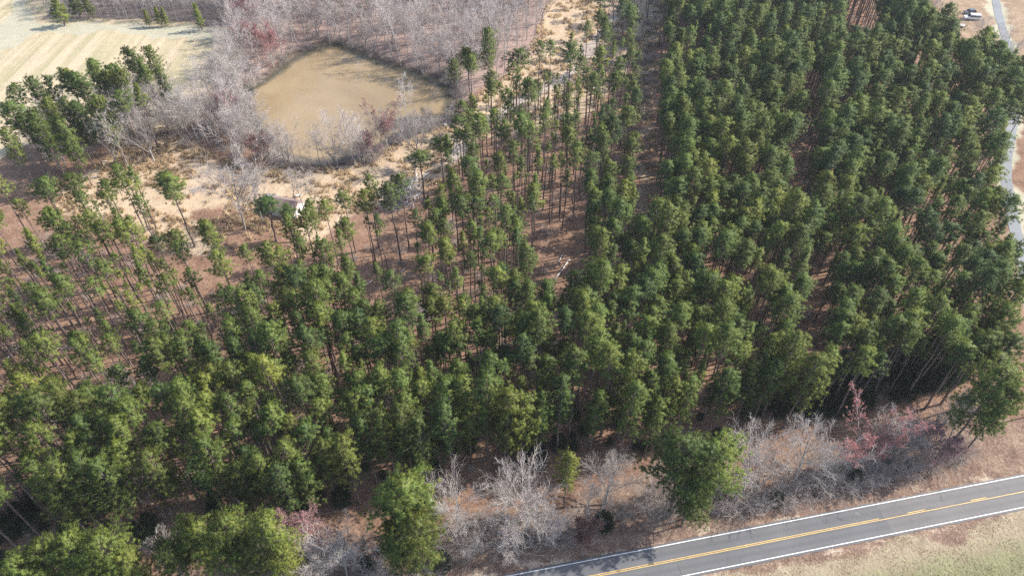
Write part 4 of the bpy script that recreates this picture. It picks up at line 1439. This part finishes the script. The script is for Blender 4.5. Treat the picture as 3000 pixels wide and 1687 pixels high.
put_bare(DEADLEAFED[0], q[0], q[1], 0.9, 0.4, "small oak holding dead pinkish brown leaves on the verge below the evergreen shrub", None, "small_oak", "tree", .5, 1.2)

# --- dry grass tussocks
def tussock(seed):
    rng = np.random.default_rng(seed)
    n = 34
    v, t, n_ = tufts(rng.normal(0, .16, (n, 3)) * V3([1, 1, .1]), np.tile(V3([0, 0, 1.]), (n, 1)), rng, 1, .75, .10, .5, .9, True)
    return make("tussock", [(v, t, None, 0, np.repeat(rng.random(n), 3), n_)], [M_DRY])


M_DRY = leaf_mat("dry_grass", [(0.0, (0.30, 0.19, 0.11)), (0.5, (0.50, 0.36, 0.21)), (1.0, (0.62, 0.48, 0.30))], 0.2, 0.8, 0.6)
TUS = [tussock(800 + i) for i in range(4)]
gp = []
for zone, n in ((CLEAR, 2600), (NCLEAR, 2200), (CORRIDOR, 500)):
    q = np.stack([fr.uniform(zone[:, 0].min(), zone[:, 0].max(), n * 4), fr.uniform(zone[:, 1].min(), min(400, zone[:, 1].max()), n * 4)], 1)
    ok = (sdist(zone, q) > -1) & (sdist(POND, q) < -1.5) & (ldist(TRACK, q) > 2.0) & (vnoise(q, 6, 51) + vnoise(q, 2.5, 52) > .95)
    gp.append(q[ok][:n])
ru_, rv_ = fr.uniform(-10, 130, 16000), fr.uniform(-ROAD_W - 16, -ROAD_W - 0.8, 16000)
q = ROAD_A + ROAD_DIR * ru_[:, None] + ROAD_N * rv_[:, None]
small = np.zeros(sum(len(g) for g in gp))
gp = np.concatenate(gp)
scatter("dry_grass", "clumps of dry straw-coloured grass in the clearings", "grass", TUS, np.column_stack([gp, ground_z(gp)]), fr.integers(0, 4, len(gp)), fr.uniform(0, 6.28, len(gp)),
        fr.uniform(.7, 1.7, len(gp)), fr.uniform(.2, 1, len(gp)))
keepq = q[(vnoise(q, 3, 61) > .3)]
sd_ = (-road_uv(keepq)[1] - ROAD_W) / 16
M_VG = leaf_mat("verge_grass", [(0.0, (0.44, 0.365, 0.26)), (0.6, (0.46, 0.40, 0.27)), (0.85, (0.27, 0.28, 0.14)), (1.0, (0.20, 0.24, 0.10))], 0.4, 0.8, 0.5)
TUS2 = []
for i in range(3):
    m_ = TUS[i].copy()
    m_.materials.clear()
    m_.materials.append(M_VG)
    TUS2.append(m_)
scatter("verge_grass", "short tan and green grass on the road's near verge", "grass", TUS2, np.column_stack([keepq, ground_z(keepq)]), fr.integers(0, 3, len(keepq)), fr.uniform(0, 6.28, len(keepq)),
        fr.uniform(.10, .22, len(keepq)), np.clip(sd_ * 1.5 + fr.normal(0, .15, len(keepq)), 0, 1))

# ------------------------------------------------------------------ fallen logs and brush pile
LOGS = [((1668, 764), (1609, 842), .20, 0, "long bleached fallen trunk in the open gap right of the plantation's centre"),
        ((1646, 748), (1637, 768), .16, 0, "short white log just above the long bleached fallen trunk"),
        ((1398, 570), (1377, 601), .18, 0, "white log among thin pines right of the brush pile"),
        ((1322, 640), (1293, 671), .16, 0, "white log leaning in the sparse pines below the brush pile"),
        ((1276, 838), (1264, 861), .18, 0, "short white log in the middle of the plantation's central opening"),
        ((1091, 822), (1064, 838), .18, 0, "white log at the left end of the plantation's central opening"),
        ((1186, 787), (1175, 797), .15, 0, "tiny white log in the upper part of the central opening"),
        ((60, 1016), (23, 1055), .18, 0, "slim white log at the left edge among sparse pines"),
        ((889, 873), (858, 907), .15, 0, "grey fallen stem crossing the shady gap left of centre"),
        ((0, 1274), (29, 1262), .22, 0, "white log cut by the photo's left edge"),
        ((249, 1244), (233, 1258), .15, 0, "short white log hidden in the left pines"),
        ((245, 520), (285, 518), .20, 0, "white log on the brown ground at the clearing's left end"),
        ((300, 472), (352, 479), .18, 0, "bowed white log below the field tree line"),
        ((352, 483), (339, 495), .22, 0, "short stout white log next to the bowed one"),
        ((2000, 591), (2050, 583), .18, 0, "pale log lying across the opening beside the pinkish maple"),
        ((2078, 580), (2100, 573), .15, 0, "short pale log right of the one beside the pinkish maple"),
        ((1245, 360), (1300, 362), .20, 1, "dark log half sunk at the pond's near right shore"),
        ((160, 1027), (220, 1024), .20, 1, "dark log lying on the pine straw among the left pines"),
        ((1450, 462), (1456, 472), .2, 0, "tiny white log in the thin pines right of the gravel track"),
        ((1620, 1013), (1634, 1006), .2, 0, "small white log at the lower end of the open gap")]
for (a, c_, r, dark, lab) in LOGS:
    p0, p1 = P(*a), P(*c_)
    p0[2], p1[2] = (-1.22, -1.15) if "sunk" in lab else (gz1(*p0[:2]) + r, gz1(*p1[:2]) + r * .8)
    rr = random.Random(a[0])
    pts = [p0 + (p1 - p0) * t + V3([rr.uniform(-.08, .08), rr.uniform(-.1, .1), rr.uniform(0, .1)]) for t in np.linspace(0, 1, 6)]
    rad = np.linspace(r, r * .6, 6)
    seg = [[*pts[i], *pts[i + 1], rad[i], rad[i + 1]] for i in range(5)]
    mid = (p0 + p1) / 2
    rows = [[*(V3(s[:3]) - mid), *(V3(s[3:6]) - mid), s[6], s[7]] for s in seg]
    v, q_ = tubes(rows, 7)
    br = []
    if np.linalg.norm(p1 - p0) > 3.5:
        for k in range(7):
            b0 = pts[3] + (pts[5] - pts[3]) * rr.random() - mid
            br.append([*b0, *(b0 + V3([rr.uniform(-1.3, 1.3), rr.uniform(-1.3, 1.3), rr.uniform(.05, .7)])), .04, .015])
    t = thing("fallen_log", lab, "log", mid, 0, "fallen logs")
    m_ = M_BROWNWOOD if dark else M_WOOD
    obj("stem", make("log_stem", [(v, None, q_, 0, None)], [m_], True), t)
    if br:
        v, q_ = tubes(br, 3)
        obj("broken_branches", make("log_branches", [(v, None, q_, 0, None)], [m_]), t)

bp_c = P(1190, 560)
pile = thing("brush_pile", "bleached grey brush pile of tangled limbs at the edge of the dry grass", "brush pile", (bp_c[0], bp_c[1], gz1(bp_c[0], bp_c[1])))
prg = np.random.default_rng(5)
rows = []
for k in range(800):
    f = prg.random()
    yy = prg.normal(0, 4.2)
    c0 = V3([prg.normal(0, 2.3) + .35 * yy, yy, 0])
    hmax = 2.2 * math.exp(-((c0[0] - .35 * yy) / 3.2) ** 2 - (c0[1] / 5.4) ** 2)
    c0[2] = prg.uniform(0.05, max(.1, hmax))
    d = prg.normal(0, 1, 3) * V3([.8, 1.2, .32])
    d /= np.linalg.norm(d)
    l = prg.uniform(.8, 2.6)
    rows.append([*(c0 - d * l / 2), *(c0 + d * l / 2), .065, .03])
v, q_ = tubes(rows, 3)
st = obj("tangled_limbs", make("pile_limbs", [(v, None, q_, 0, None)], [simple("grey_limbs", (0.60, 0.56, 0.545), .85, .3, .8)]), pile)
st["kind"] = "stuff"
for k, (a, c_) in enumerate([((1138, 568), (1152, 545)), ((1148, 556), (1158, 540)), ((1170, 512), (1178, 522)), ((1222, 512), (1218, 528)), ((1128, 585), (1150, 560)), ((1240, 520), (1262, 512))]):
    p0, p1 = P(*a) - bp_c, P(*c_) - bp_c
    p0[2], p1[2] = .4, 1.0
    v, q_ = tubes([[*p0, *((p0 + p1) / 2 + V3([0, 0, .08])), .2, .18], [*((p0 + p1) / 2 + V3([0, 0, .08])), *p1, .18, .13]], 7)
    obj("log", make("pile_log", [(v, None, q_, 0, None)], [M_WOOD], True), pile)
# small second heap
hc = P(1138, 500)
heap = thing("stick_heap", "small grey stick heap in the dry grass above the big brush pile", "brush pile", (hc[0], hc[1], gz1(hc[0], hc[1])))
rows = []
for k in range(70):
    c0 = prg.normal(0, 1, 3) * V3([1.1, 1.0, 0]) + V3([0, 0, prg.uniform(.05, .5)])
    d = prg.normal(0, 1, 3) * V3([1, 1, .2]); d /= np.linalg.norm(d)
    rows.append([*(c0 - d * .8), *(c0 + d * .8), .04, .02])
v, q_ = tubes(rows, 3)
obj("sticks", make("heap_sticks", [(v, None, q_, 0, None)], [simple("grey_sticks", (0.46, 0.41, 0.40), .85, .3, .8)]), heap)["kind"] = "stuff"
hc = P(570, 562)
heap = thing("stick_heap", "flat grey stick heap left of the biggest bare tree in the clearing", "brush pile", (hc[0], hc[1], gz1(hc[0], hc[1])))
rows = []
for k in range(110):
    c0 = prg.normal(0, 1, 3) * V3([1.8, 1.2, 0]) + V3([0, 0, prg.uniform(.05, .5)])
    d = prg.normal(0, 1, 3) * V3([1, 1, .2]); d /= np.linalg.norm(d)
    rows.append([*(c0 - d * .9), *(c0 + d * .9), .04, .02])
v, q_ = tubes(rows, 3)
obj("sticks", make("heap_sticks", [(v, None, q_, 0, None)], [bpy.data.materials["grey_sticks"]]), heap)["kind"] = "stuff"

# woodland litter: fallen sticks
lq = np.stack([fr.uniform(bb0[0], bb1[0], 9000), fr.uniform(bb0[1], 330, 9000)], 1)
lq = lq[(sdist(FOREST, lq) > 0) & (vnoise(lq, 9, 71) > .35)][:5200]
lz = ground_z(lq)
la, ll = fr.uniform(0, 6.28, len(lq)), fr.uniform(.5, 2.6, len(lq))
rows = np.column_stack([lq[:, 0], lq[:, 1], lz + .06, lq[:, 0] + np.cos(la) * ll, lq[:, 1] + np.sin(la) * ll, lz + fr.uniform(.02, .3, len(lq)), np.full(len(lq), .05), np.full(len(lq), .025)])
v, q_ = tubes(rows, 3)
tag(obj("stick_litter", make("stick_litter", [(v, None, q_, 0, None)], [simple("litter_wood", (0.42, 0.345, 0.30), .9, .5, .05)])), "fallen sticks littering the pine straw", "litter", kind='stuff')


# ------------------------------------------------------------------ small built things
def bm_obj(name, build, m, parent, bevel=0.0):
    bm = bmesh.new()
    build(bm)
    if bevel:
        bmesh.ops.bevel(bm, geom=list(bm.edges), offset=bevel, segments=2, affect='EDGES', profile=0.6)
    me = bpy.data.meshes.new(name)
    bm.to_mesh(me)
    bm.free()
    me.materials.append(m)
    return obj(name, me, parent)


def box(bm, x0, x1, y0, y1, z0, z1):
    vs_ = [bm.verts.new(q) for q in ((x0, y0, z0), (x1, y0, z0), (x1, y1, z0), (x0, y1, z0), (x0, y0, z1), (x1, y0, z1), (x1, y1, z1), (x0, y1, z1))]
    for f in ((0, 3, 2, 1), (4, 5, 6, 7), (0, 1, 5, 4), (1, 2, 6, 5), (2, 3, 7, 6), (3, 0, 4, 7)):
        bm.faces.new([vs_[i] for i in f])


def prism(bm, prof, y0, y1):
    """side outline in x-z pulled along y"""
    a = [bm.verts.new((x, y0, z)) for x, z in prof]
    b_ = [bm.verts.new((x, y1, z)) for x, z in prof]
    n = len(prof)
    bm.faces.new(a)
    bm.faces.new(b_[::-1])
    for i in range(n):
        bm.faces.new((a[(i + 1) % n], a[i], b_[i], b_[(i + 1) % n]))


def cyl(bm, c0, axis, r, l, seg=16):
    a = [2 * math.pi * i / seg for i in range(seg)]
    def pt(t, s):
        u, w = r * math.cos(t), r * math.sin(t)
        return {'x': (c0[0] + s, c0[1] + u, c0[2] + w), 'y': (c0[0] + u, c0[1] + s, c0[2] + w), 'z': (c0[0] + u, c0[1] + w, c0[2] + s)}[axis]
    A = [bm.verts.new(pt(t, -l / 2)) for t in a]
    B = [bm.verts.new(pt(t, l / 2)) for t in a]
    bm.faces.new(A)
    bm.faces.new(B[::-1])
    for i in range(seg):
        bm.faces.new((A[(i + 1) % seg], A[i], B[i], B[(i + 1) % seg]))


# --- shed
M_ROOF = simple("brown_shingle", (0.23, 0.165, 0.15), .9, .25, 1.5)
M_ROOF2 = simple("grey_shingle", (0.27, 0.235, 0.23), .9, .25, 1.5)
M_SIDING = simple("white_siding", (0.74, 0.72, 0.69), .7, .08, 2)
M_TRIM = simple("pinkish_trim", (0.62, 0.47, 0.42), .7, .1, 2)
M_DARK = simple("dark_glass", (0.03, 0.035, 0.04), .15, .2, 2)
M_DOOR = simple("brown_door", (0.20, 0.14, 0.10), .7, .2, 2)
hc = P(846, 622)
shed = thing("shed", "small white shed with a brown gable roof half hidden behind clearing-edge pines", "shed", (hc[0], hc[1], gz1(hc[0], hc[1])), math.radians(-16))
HL, HW, EV_, RG = 3.4, 2.6, 2.3, 3.9
bm_obj("wall", lambda bm: (prism(bm, [(-HW, -.3), (HW, -.3), (HW, EV_), (0, RG), (-HW, EV_)], -HL, HL)), M_SIDING, shed).rotation_euler = (0, 0, math.radians(90))
for s in (-1, 1):
    def slope(bm, s=s):
        k = (RG - EV_) / HW
        o_ = .35
        a = [(0, RG + .05), (s * (HW + o_), EV_ - k * o_ + .05), (s * (HW + o_), EV_ - k * o_ + .17), (0, RG + .17)]
        prism(bm, a if s < 0 else a[::-1], -HL - .3, HL + .3)
    ro = bm_obj("roof", slope, M_ROOF, shed)
    ro.rotation_euler = (0, 0, math.radians(90))
    for e in (-1, 1):
        def rake(bm, s=s, e=e):
            k = (RG - EV_) / HW
            o_ = .37
            a = [(0, RG + .19), (s * (HW + o_), EV_ - k * o_ + .19), (s * (HW + o_), EV_ - k * o_ - .02), (0, RG - .02)]
            y = e * (HL + .34)
            prism(bm, a if s > 0 else a[::-1], y - .035, y + .035)
        bm_obj("rake_board", rake, M_TRIM, shed).rotation_euler = (0, 0, math.radians(90))
WL = 3.2
bm_obj("wing_wall", lambda bm: box(bm, -HL - WL, -HL - .01, -2.0, 2.0, -.3, 2.0), M_SIDING, shed)
def wing_roof(bm):
    vs_ = [bm.verts.new(q) for q in ((-HL - WL - .3, -2.4, 2.02), (-HL - .36, -2.4, 2.02), (-HL - .36, 2.4, 2.85), (-HL - WL - .3, 2.4, 2.85))]
    top = [bm.verts.new((v_.co.x, v_.co.y, v_.co.z + .12)) for v_ in vs_]
    bm.faces.new(vs_[::-1]); bm.faces.new(top)
    for i in range(4):
        bm.faces.new((vs_[i], vs_[(i + 1) % 4], top[(i + 1) % 4], top[i]))
bm_obj("wing_roof", wing_roof, M_ROOF2, shed)
bm_obj("door", lambda bm: box(bm, -.5, .5, -HW - .05, -HW - .005, 0, 2.0), M_DOOR, shed)
w_ = bm_obj("window", lambda bm: box(bm, HL + .005, HL + .05, -.5, .5, 1.0, 1.9), M_TRIM, shed)
bm_obj("pane", lambda bm: box(bm, HL + .052, HL + .07, -.42, .42, 1.08, 1.82), M_DARK, w_)

# --- white appliance in the grass
q = P(874, 576)
M_WMETAL = simple("white_metal", (0.80, 0.80, 0.80), .35, .04, 2)
ap = thing("water_tank", "small white tank lying in the dry grass behind the shed", "tank", (q[0], q[1], gz1(q[0], q[1])), .3)
bm_obj("shell", lambda bm: cyl(bm, (0, 0, .38), 'x', .36, 1.3, 18), M_WMETAL, ap, .04)
bm_obj("end_cap", lambda bm: cyl(bm, (.69, 0, .38), 'x', .30, .08, 18), M_DARK, ap)
for sx_ in (-.4, .4):
    bm_obj("cradle", lambda bm: box(bm, sx_ - .07, sx_ + .07, -.3, .3, -.1, .06), M_BROWNWOOD, ap)

# --- pale stump by the pond
q = P(1305, 372)
stp = thing("tree_stump", "pale broken stump at the water's edge where the dark log meets the shore", "stump", (q[0], q[1], gz1(q[0], q[1])))
bm_obj("stump_wood", lambda bm: (cyl(bm, (0, 0, .5), 'z', .55, 1.6, 12)), M_WOOD, stp, .08)
v, q_ = tubes([[0, 0, 1.1, .3, .1, 2.0, .22, .04], [-.1, .1, 1.1, -.2, -.1, 1.7, .2, .05], [.4, 0, .1, 1.2, .3, -.2, .2, .06], [-.4, 0, .1, -1.0, -.5, -.2, .2, .06]], 6)
obj("splinters", make("splinters", [(v, None, q_, 0, None)], [M_WOOD]), stp)

# --- tyre in the verge
q = P(1785, 1545)
M_RUB = simple("rubber", (0.025, 0.024, 0.025), .8, .2, 4)
def torus(bm, R, r, seg=28, sd=10):
    g = [[bm.verts.new(((R + r * math.cos(b_)) * math.cos(a), (R + r * math.cos(b_)) * math.sin(a), r * 1.15 * math.sin(b_))) for b_ in [2 * math.pi * j / sd for j in range(sd)]] for a in [2 * math.pi * i / seg for i in range(seg)]]
    for i in range(seg):
        for j in range(sd):
            bm.faces.new((g[i][j], g[(i + 1) % seg][j], g[(i + 1) % seg][(j + 1) % sd], g[i][(j + 1) % sd]))
ty = bm_obj("tyre", lambda bm: torus(bm, .36, .13), M_RUB, None)
ty.location = (q[0], q[1], gz1(q[0], q[1]) + .12)
ty.rotation_euler = (.12, .1, 0)
tag(ty, "dark round tyre lying on the brown verge left of the roadside pine pair", "tyre")

# --- parked cars and trailer
M_WPAINT, nt, b = mat("white_car_paint")
b.inputs["Base Color"].default_value = (0.78, 0.79, 0.80, 1)
b.inputs["Roughness"].default_value = .25
b.inputs["Coat Weight"].default_value = .5
M_DPAINT, nt, b = mat("dark_car_paint")
b.inputs["Base Color"].default_value = (0.03, 0.032, 0.04, 1)
b.inputs["Roughness"].default_value = .3
b.inputs["Coat Weight"].default_value = .5
M_CHROME = simple("chrome", (0.6, 0.6, 0.6), .3, .1, 3, 0.9)
M_LAMPW = simple("lamp_lens", (0.7, 0.7, 0.68), .2, .1, 3)
M_LAMPR = simple("tail_lens", (0.4, 0.03, 0.03), .3, .1, 3)


def car(label, loc, rz, paint, L=5.2, W=1.95, H=1.85):
    t = thing("parked_car", label, "car", loc, rz, "cars parked in the yard by the side lane")
    a, w = L / 2, W / 2
    body = [(-a, .42), (-a + .08, .95), (-a + 1.35, 1.08), (a - .1, 1.10), (a, .95), (a, .42)]
    bm_obj("body", lambda bm: prism(bm, body, -w, w), paint, t, .05)
    bm_obj("cabin", lambda bm: prism(bm, [(-a + 1.25, 1.07), (-a + 1.95, H - .04), (-a + 2.4, H), (a - .45, H), (a - .12, 1.09)], -w + .12, w - .12), paint, t, .05)
    for s in (-1, 1):
        y = s * (w - .105)
        def side(bm, y=y, s=s):
            for x0, x1 in ((-a + 1.75, -a + 2.75), (-a + 2.85, -a + 3.75), (-a + 3.85, a - .42)):
                box(bm, x0, x1, min(y, y + s * .02), max(y, y + s * .02), 1.18, H - .18)
        bm_obj("side_window", side, M_DARK, t)
        for x in (-a + .95, a - .95):
            wv = bm_obj("wheel", lambda bm: cyl(bm, (x, s * (w - .12), .37), 'y', .37, .26, 20), M_RUB, t, .03)
            bm_obj("rim", lambda bm: cyl(bm, (x, s * (w + .012), .37), 'y', .22, .03, 14), M_CHROME, wv)
        bm_obj("headlight", lambda bm: box(bm, -a - .02, -a + .06, s * w * .55 - .16, s * w * .55 + .16, .72, .90), M_LAMPW, t)
        bm_obj("tail_light", lambda bm: box(bm, a - .05, a + .025, s * (w - .2) - .1, s * (w - .2) + .1, .7, 1.0), M_LAMPR, t)
    def wind(bm):
        x0, x1 = -a + 1.28, -a + 1.90
        dx, dz = -.03, .03
        vs_ = [bm.verts.new(q) for q in ((x0 + .06 + dx, -w + .25, 1.14 + dz), (x0 + .06 + dx, w - .25, 1.14 + dz), (x1 + dx - .02, w - .3, H - .12 + dz), (x1 + dx - .02, -w + .3, H - .12 + dz))]
        lo = [bm.verts.new((v_.co.x + .03, v_.co.y, v_.co.z - .03)) for v_ in vs_]
        bm.faces.new(vs_); bm.faces.new(lo[::-1])
        for i in range(4):
            bm.faces.new((vs_[i], lo[i], lo[(i + 1) % 4], vs_[(i + 1) % 4]))
    bm_obj("windscreen", wind, M_DARK, t)
    bm_obj("front_bumper", lambda bm: box(bm, -a - .1, -a + .02, -w + .05, w - .05, .42, .62), M_CHROME, t, .02)
    bm_obj("rear_bumper", lambda bm: box(bm, a - .02, a + .1, -w + .05, w - .05, .42, .62), M_CHROME, t, .02)
    return t


q = P(2845, 60)
car("white parked sport utility car in the yard beyond the pines", (q[0], q[1], gz1(*q[:2])), math.radians(-9), M_WPAINT, 5.9, 2.1, 2.0)
q = P(2838, 42)
car("dark parked car just behind the white one", (q[0], q[1], gz1(*q[:2])), math.radians(14), M_DPAINT, 4.6, 1.85, 1.6)
q = P(2803, 78)
tl = thing("flat_trailer", "low flat trailer with a pale deck in front of the white parked car", "trailer", (q[0], q[1], gz1(*q[:2])), math.radians(-12))
M_DECK = simple("pale_deck", (0.50, 0.46, 0.42), .8, .2, 1)
M_STEEL = simple("dark_steel", (0.05, 0.045, 0.045), .6, .2, 3)
for k in range(7):
    y = -1.0 + k * .3
    bm_obj("plank", lambda bm: box(bm, -2.5, 2.5, y, y + .28, .72 + .005 * (k % 3), .77 + .005 * (k % 3)), M_DECK, tl)
bm_obj("chassis", lambda bm: (box(bm, -2.55, 2.55, -1.05, -.95, .58, .71), box(bm, -2.55, 2.55, 1.05, 1.15, .58, .71), box(bm, -2.5, -2.4, -.94, 1.04, .58, .70), box(bm, 2.4, 2.5, -.94, 1.04, .58, .70)), M_STEEL, tl)
bm_obj("drawbar", lambda bm: box(bm, 2.56, 3.7, -.06, .1, .55, .66), M_STEEL, tl)
bm_obj("headboard", lambda bm: box(bm, -2.62, -2.56, -1.05, 1.15, .5, 1.15), M_STEEL, tl)
for s in (-1, 1):
    for x in (-.45, .45):
        wv = bm_obj("wheel", lambda bm: cyl(bm, (x, .05 + s * 1.24, .34), 'y', .34, .2, 18), M_RUB, tl, .02)
        bm_obj("rim", lambda bm: cyl(bm, (x, .05 + s * 1.36, .34), 'y', .19, .03, 12), M_CHROME, wv)
    bm_obj("mudguard", lambda bm: box(bm, -.95, .95, .05 + s * 1.24 - .13, .05 + s * 1.24 + .13, .70, .74), M_STEEL, tl)

# --- power line along the road
WZ = 9.5
M_POLE = simple("pole_wood", (0.24, 0.19, 0.16), .9, .25, 2)
M_WIRE = simple("wire", (0.22, 0.22, 0.23), .4, .1, 2, .5)
wp_ = [P(1258, 1450, WZ)[:2]]
wdir = P(2855, 1178, WZ)[:2] - P(420, 1596, WZ)[:2]
wdir /= np.linalg.norm(wdir)
pole_pos = [wp_[0] - wdir * 62, wp_[0], wp_[0] + wdir * 118]
POLE_LABEL = ["wooden utility pole of the power line, hidden in the bottom left pines", "wooden utility pole with a white transformer can beside the round roadside pine",
              "wooden utility pole of the power line beyond the corner pine"]
for k, q in enumerate(pole_pos):
    z0 = gz1(*q)
    t = thing("utility_pole", POLE_LABEL[k], "pole", (q[0], q[1], z0), math.atan2(wdir[1], wdir[0]), "utility poles")
    v, q_ = tubes([[0, 0, -1, 0, 0, WZ + .35, .15, .11]], 12)
    obj("pole", make("pole_shaft", [(v, None, q_, 0, None)], [M_POLE], True), t)
    bm_obj("insulator", lambda bm: cyl(bm, (0, 0, WZ + .42), 'z', .06, .22, 10), M_WMETAL, t)
    if k == 1:
        bm_obj("transformer", lambda bm: cyl(bm, (0, -.42, WZ - 1.0), 'z', .34, 1.0, 18), M_WMETAL, t, .05)
        for x in (-.16, .16):
            bm_obj("bushing", lambda bm: cyl(bm, (x, -.42, WZ - .32), 'z', .05, .42, 8), M_WMETAL, t)
        bm_obj("bracket", lambda bm: box(bm, -.05, .05, -.22, -.12, WZ - 1.2, WZ - .7), M_STEEL, t)
for nm, dz, lab in (("power_wire", 0.0, "upper wire of the power line above the shaded gap along the road"), ("power_wire", -1.3, "lower wire of the power line above the shaded gap along the road")):
    rows = []
    zs = [gz1(*q) + WZ + (.5 if dz == 0 else dz) for q in pole_pos]
    for i in range(2):
        a, c_ = pole_pos[i], pole_pos[i + 1]
        L = np.linalg.norm(c_ - a)
        pts = []
        for t_ in np.linspace(0, 1, 25):
            qq = a + (c_ - a) * t_
            off_ = ROAD_N * (-0.13 if dz else 0)
            pts.append((qq[0] + off_[0], qq[1] + off_[1], zs[i] + (zs[i + 1] - zs[i]) * t_ - 4 * (L / 62 * .45) * t_ * (1 - t_)))
        rows += [[*pts[j], *pts[j + 1], .014, .014] for j in range(24)]
    v, q_ = tubes(rows, 5)
    tag(obj(nm, make("wire_run", [(v, None, q_, 0, None)], [M_WIRE])), lab, "wire", "wires of the power line")

# ------------------------------------------------------------------ thin haze in the air over the place
M_HAZE = bpy.data.materials.new("haze")
M_HAZE.use_nodes = True
nt = M_HAZE.node_tree
nt.nodes.remove(nt.nodes["Principled BSDF"])
pv = nt.nodes.new("ShaderNodeVolumePrincipled")
pv.inputs["Color"].default_value = (0.86, 0.90, 0.96, 1)
pv.inputs["Density"].default_value = 0.00013
pv.inputs["Anisotropy"].default_value = 0.2
nt.links.new(pv.outputs[0], nt.nodes["Material Output"].inputs["Volume"])
hz = bm_obj("haze", lambda bm: box(bm, -9300, 9300, -3300, 9300, -5, CAMH + 6), M_HAZE, None)
tag(hz, "thin pale haze in the air over the woods", "haze", kind='stuff')
